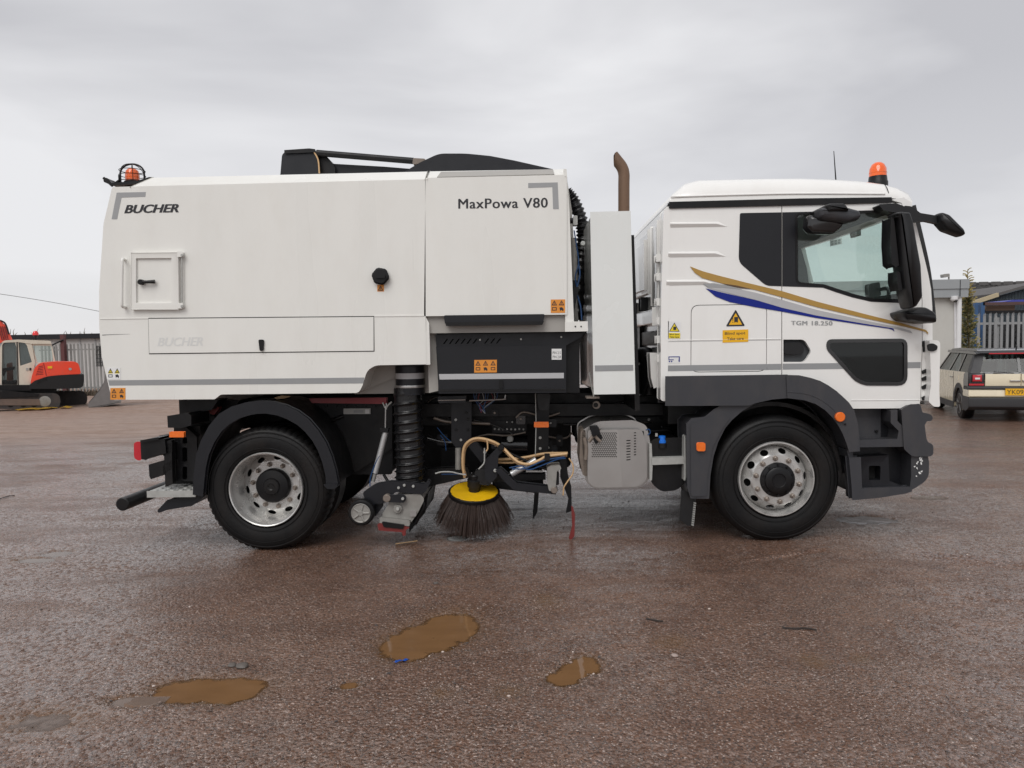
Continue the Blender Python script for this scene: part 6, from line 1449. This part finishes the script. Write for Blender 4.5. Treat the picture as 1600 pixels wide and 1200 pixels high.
for i in range(n_+1):
    x = xs0+(xs1-xs0)*i/n_; zt3 = g0.z+(g2.z-g0.z)*(x-g0.x)/(g2.x-g0.x); yy = YG+.05+(.05 if (i//1) % 2 else 0)
    lo_.append(cor.verts.new((x, yy, 0))); hi_.append(cor.verts.new((x, yy, zt3)))
for i in range(n_): cor.faces.new((lo_[i], lo_[i+1], hi_[i+1], hi_[i]))
bmesh.ops.solidify(cor, geom=cor.faces[:], thickness=.02); put('corrugated_wall', cor, CORR, s2, smooth=False)
prism('barge_board', [(1521, 473.5), (1524, 469.5), (1556, 459), (1560, 457.5), (1560.5, 463), (1530, 473)], YG-.12, YG-.02, BARGE, s2, bev=.01)
prism('roof_sheet', [(1560.5, 458), (1600, 446.5), (1640, 437.5), (1640, 440.5), (1600, 449.5), (1560.5, 461)], YG-.1, YG+5, TILE, s2, bev=.01)
box('side_wall', xs0, YG+.12, 0, xs0+.1, YG+5, g0.z-.02, CORR, s2, 0); box('side_wall', xs1-.1, YG+.12, 0, xs1, YG+5, g2.z-.02, CORR, s2, 0)
# --- tall seeding plant beside the cabin
pr = W(1513, 545, 14.6); PLT = mat('seed_head', (.33, .26, .09), .8, noise_amt=.5, nscale=9); PLG = mat('olive_leaf', (.10, .105, .04), .7, noise_amt=.5, nscale=7); STM = mat('woody_stem', (.13, .10, .05), .8)
ply = thing('tall_weed', (pr.x, 14.6, 0), 'tall golden seeding weed growing between the cabin and the fence', 'plant')
ptop = W(1512, 421, 14.6)
tube('stem', [(pr.x, 14.6, 0), (pr.x+.02, 14.6, 1.2), (pr.x-.03, 14.6, 2.2), (ptop.x, 14.6, ptop.z)], .02, STM, ply, 6, 4, rf=lambda t: .028*(1-t)+.008)
rl = random.Random(21); lm = None
def leafcloud(name, m, n_, zlo, zhi, spread, s0, s1, seed, par):
    r_ = random.Random(seed); V = []; Fq = []
    for i in range(n_):
        t_ = r_.random(); z = zlo+(zhi-zlo)*t_; a = r_.uniform(0, 6.28); rr = spread(t_)*r_.uniform(.15, 1); c = Vector((pr.x+math.cos(a)*rr+(ptop.x-pr.x)*z/ptop.z, 14.6+math.sin(a)*rr, z)); s_ = r_.uniform(s0, s1)
        d = Vector((math.cos(a), math.sin(a), r_.uniform(-.2, .9))).normalized()*s_; n__ = d.orthogonal().normalized()*s_*.28
        b = len(V); V += [tuple(c-d*.5), tuple(c+n__), tuple(c+d*.7), tuple(c-n__)]; Fq.append((b, b+1, b+2, b+3))
    me = bpy.data.meshes.new(name); me.from_pydata(V, [], Fq); me.materials.append(m); o = bpy.data.objects.new(name, me); C.objects.link(o); o.parent = par; o.location = -WL[par]; o['kind'] = 'stuff'
leafcloud('foliage', PLG, 1100, .3, 2.75, lambda t: (.34+.1*math.sin(t*19))*(1-t*.7), .05, .13, 3, ply); leafcloud('seed_heads', PLT, 1000, .8, 3.0, lambda t: (.34+.12*math.sin(t*23+1))*(1-t*.65), .03, .09, 5, ply)
for k in range(30):
    z = 2.6+(ptop.z-2.6)*k/30; a = rl.uniform(0, 6.28); L_ = .27*(1-.65*k/30)
    px_ = pr.x+(ptop.x-pr.x)*z/ptop.z; tube('seed_spike', [(px_, 14.6, z), (px_+math.cos(a)*L_*.5, 14.6+math.sin(a)*L_*.5, z+.05), (px_+math.cos(a)*L_, 14.6+math.sin(a)*L_, z+.06)], .012, PLT, ply, 5)
# ---- cream car
CRM2 = mat('car_cream', (.80, .71, .53), .25, coat=.6, noise_amt=.02, dirt=(.3, .24, .18), dirt_amt=.12)
CBLK = mat('car_black', (.016, .016, .018), .25, coat=.6); CTRIM = mat('car_trim', (.045, .045, .048), .55); CGL = glass('car_glass', (.45, .52, .52), transp=.6, base=(.012, .014, .014)); CWH = mat('car_roof_white', (.66, .66, .66), .25, coat=.6)
ALLOY = mat('dark_alloy', (.16, .155, .15), .35, metal=.7)
Pc = W(1512, 655, 8.3)
th_ = R(18); ax = Vector((math.sin(th_), math.cos(th_), 0)); rt = Vector((math.cos(th_), -math.sin(th_), 0))
org = Vector((Pc.x, 8.3, 0))      # rear left corner on the ground
MC = Matrix(((ax.x, rt.x, 0, org.x), (ax.y, rt.y, 0, org.y), (0, 0, .955, 0), (0, 0, 0, 1)))   # local: x forward, y to its right, z up
cc_ = MC @ Vector((1.95, .84, 0))
car = thing('parked_car', cc_, 'small cream estate car with black pillars and rear barn doors, parked on the right', 'car')
def cput(name, bm, m, par=car, **k): bm.transform(MC); return put(name, bm, m, par, **k)
def loc_slab(pts, y0, y1, bev=0, holes=None):
    b_ = slab([pts]+(holes or []), y0, y1)
    if bev: sharp_bevel(b_, bev, 3)
    return b_
Wd = 1.68
def arch(cx, r, n=10, z0=.2): return [(cx+r*math.cos(math.pi-math.pi*i/n), .31+r*math.sin(math.pi*i/n)) for i in range(n+1)]
arcR = [p for p in arch(.72, .34)]; arcF = [p for p in arch(3.17, .34)]
prof = [(.02, .30)]+[(.38, .22)]+arcR[1:-1]+[(1.08, .22), (2.80, .22)]+arcF[1:-1]+[(3.53, .24), (3.88, .30), (3.92, .55), (3.85, .78), (2.9, .93), (.10, .96), (.0, .80), (.0, .45)]
cput('body', loc_slab(prof, 0, Wd, .014), CRM2, ang=40)
# greenhouse: four glazed sides, tapering to the roof
def frustum(b0, t0, b1=None): pass
gb = [(.06, .05, .955), (2.95, .07, .93), (2.95, Wd-.07, .93), (.06, Wd-.05, .955)]
gt = [(.22, .17, 1.36), (2.28, .19, 1.37), (2.28, Wd-.19, 1.37), (.22, Wd-.17, 1.36)]
gl_ = loft_bm([[Vector(p) for p in gb], [Vector(p) for p in gt]], caps=False); cput('glasshouse', gl_, CGL, smooth=False)
def quad_on(side, a0, a1, h0=0, h1=1, out=.012, m=CBLK, name='pillar', par=car):
    """strip on a glass side between fractions a0..a1 along it and h0..h1 up"""
    B0, B1 = Vector(gb[side]), Vector(gb[(side+1) % 4]); T0, T1 = Vector(gt[side]), Vector(gt[(side+1) % 4])
    def pt(a, h): return (B0.lerp(B1, a)).lerp(T0.lerp(T1, a), h)
    q = [pt(a0, h0), pt(a1, h0), pt(a1, h1), pt(a0, h1)]; nn = (q[1]-q[0]).cross(q[3]-q[0]).normalized()
    cen = Vector((1.6, .84, 1.1)); 
    if nn.dot(q[0]-cen) < 0: nn = -nn
    b_ = loft_bm([[p-nn*.01 for p in q], [p+nn*out for p in q]]); return cput(name, b_, m, par, smooth=False)
# side 0: left flank (rear->front), side 3: back (right->left)
quad_on(0, 0, .07, m=CTRIM); quad_on(0, .31, .345); quad_on(0, .60, .64); quad_on(0, .97, 1); quad_on(0, 0, 1, -.03, .03, m=CBLK, name='window_trim'); quad_on(0, 0, 1, .92, 1.02, m=CBLK, name='window_trim')
quad_on(2, 0, .07, m=CTRIM); quad_on(2, .4, .44); quad_on(2, .93, 1)
quad_on(3, 0, .10, m=CTRIM); quad_on(3, .90, 1, m=CTRIM); quad_on(3, .485, .515, m=CBLK); quad_on(3, .1, .9, -.05, .04, m=CBLK, name='window_trim'); quad_on(3, .1, .9, .9, 1.02, m=CBLK, name='window_trim')
quad_on(1, 0, .06); quad_on(1, .94, 1)
rfp = [(.10, 1.345), (.16, 1.40), (.6, 1.43), (1.4, 1.435), (2.1, 1.41), (2.36, 1.36), (2.3, 1.345)]
cput('roof', loc_slab(rfp, .17, Wd-.17, .04), CBLK); cput('roof_edge', loc_slab([(.08, 1.34), (.2, 1.375), (2.3, 1.385), (2.34, 1.35)], .13, .19, .01), CBLK); cput('roof_edge', loc_slab([(.08, 1.34), (.2, 1.375), (2.3, 1.385), (2.34, 1.35)], Wd-.19, Wd-.13, .01), CBLK)
cput('brake_light_strip', box_bm(.07, .35, 1.33, .11, Wd-.35, 1.352), P_LRED)
cput('cabin_lining', box_bm(.5, .2, .6, 2.6, Wd-.2, .92), P_INTD)
for yy_ in (.35, .85, ): cput('rear_headrest', (lambda b_: (sharp_bevel(b_, .04, 3), b_)[1])(box_bm(.75, yy_, .9, .87, yy_+.3, 1.16)), P_INTD)
# wheel arches trims, sills, bumper
for cx_, nm in ((.72, 0), (3.17, 1)):
    for ys in ((-.012, .05), (Wd-.05, Wd+.012)):
        o_ = arch(cx_, .42, 14); i_ = arch(cx_, .335, 14)[::-1]; cput('arch_trim', loc_slab(o_+i_, *ys, .006), CTRIM)
    for ys in (.02, Wd-.02-.2):
        b_ = lathe_bm([(0, .20), (0, .285), (.03, .31), (.17, .31), (.2, .285), (.2, .2)], (cx_, ys, .31), 'Y', 40); w_o = cput('wheel', b_, P_RUB)
        fy = ys-.003 if ys < .5 else ys+.2-.02
        cput('wheel_rim', lathe_bm([(0, .205), (.012, .2), (.02, .19), (.022, .05)], (cx_, fy, .31), 'Y', 30), P_BLACK, w_o)
        for k in range(5):
            a = 2*math.pi*k/5
            for da in (-.12, .12):
                p0 = Vector((cx_+.03*math.sin(a), fy, .31+.03*math.cos(a))); p1 = Vector((cx_+.195*math.sin(a+da), fy, .31+.195*math.cos(a+da)))
                cput('rim_spoke', tube_bm([p0, p1], .014, 6), ALLOY, w_o)
        cput('rim_ring', tube_bm([(cx_+.2*math.sin(i*math.pi/12), fy, .31+.2*math.cos(i*math.pi/12)) for i in range(25)], .010, 6), ALLOY, w_o)
cput('sill_trim', loc_slab([(1.1, .20), (2.8, .20), (2.8, .31), (1.1, .31)], -.014, .1, .01), CTRIM)
cput('bumper', loc_slab([(-.07, .50), (-.05, .64), (.3, .62), (.36, .50)], -.01, Wd+.01, .02), CRM2); cput('bumper_trim', loc_slab([(-.05, .645), (-.075, .66), (-.07, .70), (.0, .71), (.30, .69), (.30, .64)], -.012, Wd+.012, .008), CTRIM)
cput('bumper_lower', loc_slab([(-.07, .30), (-.09, .48), (.34, .48), (.36, .25), (.1, .23)], -.015, Wd+.015, .02), CTRIM)
# tail lamps in black housings on the rear corners
for s_ in (0, 1):
    y0, y1 = (-.012, .26) if s_ == 0 else (Wd-.26, Wd+.012)
    hs = cput('lamp_housing', loc_slab([(-.015, .70), (-.02, .95), (.14, .97), (.26, .92), (.30, .80), (.28, .70)], y0, y1, .02), CBLK)
    ya, yb = (.06, .21) if s_ == 0 else (Wd-.21, Wd-.06)
    cput('tail_lamp', loc_slab([(-.045, .80), (-.04, .925), (.0, .93), (.0, .80)], ya, yb, .012), P_LRED, hs); cput('reverse_lens', box_bm(-.05, ya+.04, .84, -.04, yb-.03, .875), P_LWHITE, hs)
    cput('fog_strip', box_bm(-.03, y0+.02, .72, -.01, y1-.01, .755), P_LRED, hs)
for s_, ya, yb in ((0, .27, .832), (1, .848, Wd-.27)):
    d_ = cput('barn_door', (lambda b_: (sharp_bevel(b_, .01, 2), b_)[1])(box_bm(-.022, ya, .71, .02, yb, .945)), CRM2)
    yh = yb-.17 if s_ == 0 else ya+.01
    cput('door_handle', (lambda b_: (sharp_bevel(b_, .008, 2), b_)[1])(box_bm(-.055, yh, .80, -.022, yh+.16, .825)), P_STEEL, d_)
    cput('wiper', tube_bm([Vector((-.0, (yb-.1) if s_ == 0 else ya+.1, .955)), Vector((.02, ya+.15 if s_ == 0 else yb-.15, .985))], .009, 6), CBLK, d_)
npx = cput('number_plate', box_bm(-.098, .84-.26, .535, -.078, .84+.26, .665), P_LYEL)
npt = text('lettering', 'YK09', 0, 0, 1, 1, 0, P_DTEXT, npx, fn=lambda a, b: MC @ Vector((-.1, .84-.24+a*.26, .556+b*.088)))
cput('door_seam', box_bm(.56+.6, -.003, .32, .575+.6, .004, .95), CTRIM); cput('door_pull', box_bm(1.22, -.03, .82, 1.36, -.002, .845), P_STEEL); cput('fuel_flap', box_bm(.75, -.004, .78, .87, .004, .88), CRM2)
ant = cput('roof_aerial', tube_bm([(.3, .84, 1.41), (.25, .84, 1.48)], .012, 6), CBLK)
# ---- small things on the ground
s_ = G(627, 1032); r5 = random.Random(2); bm = bmesh.new(); ring = []
dirv = (G(637, 1026)-G(617, 1038)).normalized(); nv = Vector((-dirv.y, dirv.x, 0))
up_, dn_ = [], []
for i in range(9):
    t_ = i/8-.5; c = s_+dirv*t_*.075*1.6; w_ = .009*r5.uniform(.6, 1.4); z = gz(c.x, c.y)+.010+r5.uniform(0, .006)
    up_.append(bm.verts.new((c.x+nv.x*w_, c.y+nv.y*w_, z))); dn_.append(bm.verts.new((c.x-nv.x*w_, c.y-nv.y*w_, z-.001)))
for i in range(8): bm.faces.new((up_[i], up_[i+1], dn_[i+1], dn_[i]))
bmesh.ops.solidify(bm, geom=bm.faces[:], thickness=.002)
tag(put('blue_strip', bm, mat('blue_plastic', (.02, .15, .65), .4)), 'small strip of torn blue plastic beside the largest muddy puddle', 'litter')
TW = mat('twig_dark', (.03, .022, .018), .8)
for (pa_, lb_) in (([(-6, 778), (4, 775), (12, 772), (23, 771)], 'thin dark twig lying on wet ground at the left edge'), ([(1222, 984), (1240, 986), (1258, 985), (1276, 987)], 'crooked dark twig lying in front of the front wheel'), ([(1010, 969), (1027, 972), (1036, 973)], 'short dark twig on the brown ground below the brush'), ([(618, 846), (634, 844), (652, 842)], 'thin pale straw lying beside the suction nozzle')):
    P_ = [G(u, v)+Vector((0, 0, gz(G(u, v).x, G(u, v).y)+.008)) for u, v in pa_]
    tag(tube('straw' if 'straw' in lb_ else 'twig', P_, .005, P_CREAM if 'straw' in lb_ else TW, None, 5, 4), lb_, 'straw' if 'straw' in lb_ else 'twig')
for nm_, (u, v, r_) , lb_ in (('stone', (1054, 1024, .016), 'pale pinkish pebble near a shallow muddy patch in front'), ('stone', (379, 1042, .028), 'dark grey stone beside the right end of the left puddle'), ('stone', (363, 1040, .02), 'rounded brown stone above the left muddy puddle'), ('stone', (681, 911, .016), 'small brown stone in front of the side brush')):
    c = G(u, v); b_ = bmesh.new(); bmesh.ops.create_icosphere(b_, subdivisions=2, radius=r_)
    for q in b_.verts: q.co = Vector((q.co.x*1.2, q.co.y, q.co.z*.55))*(1+.25*noise.noise(q.co*60))+Vector((c.x, c.y, gz(c.x, c.y)+r_*.3))
    tag(put(nm_, b_, mat('stone_'+str(u), (.34, .27, .24) if 'pale' in lb_ else (.10, .085, .075), .6), None), lb_, 'stone')
print('objects', len(bpy.data.objects))
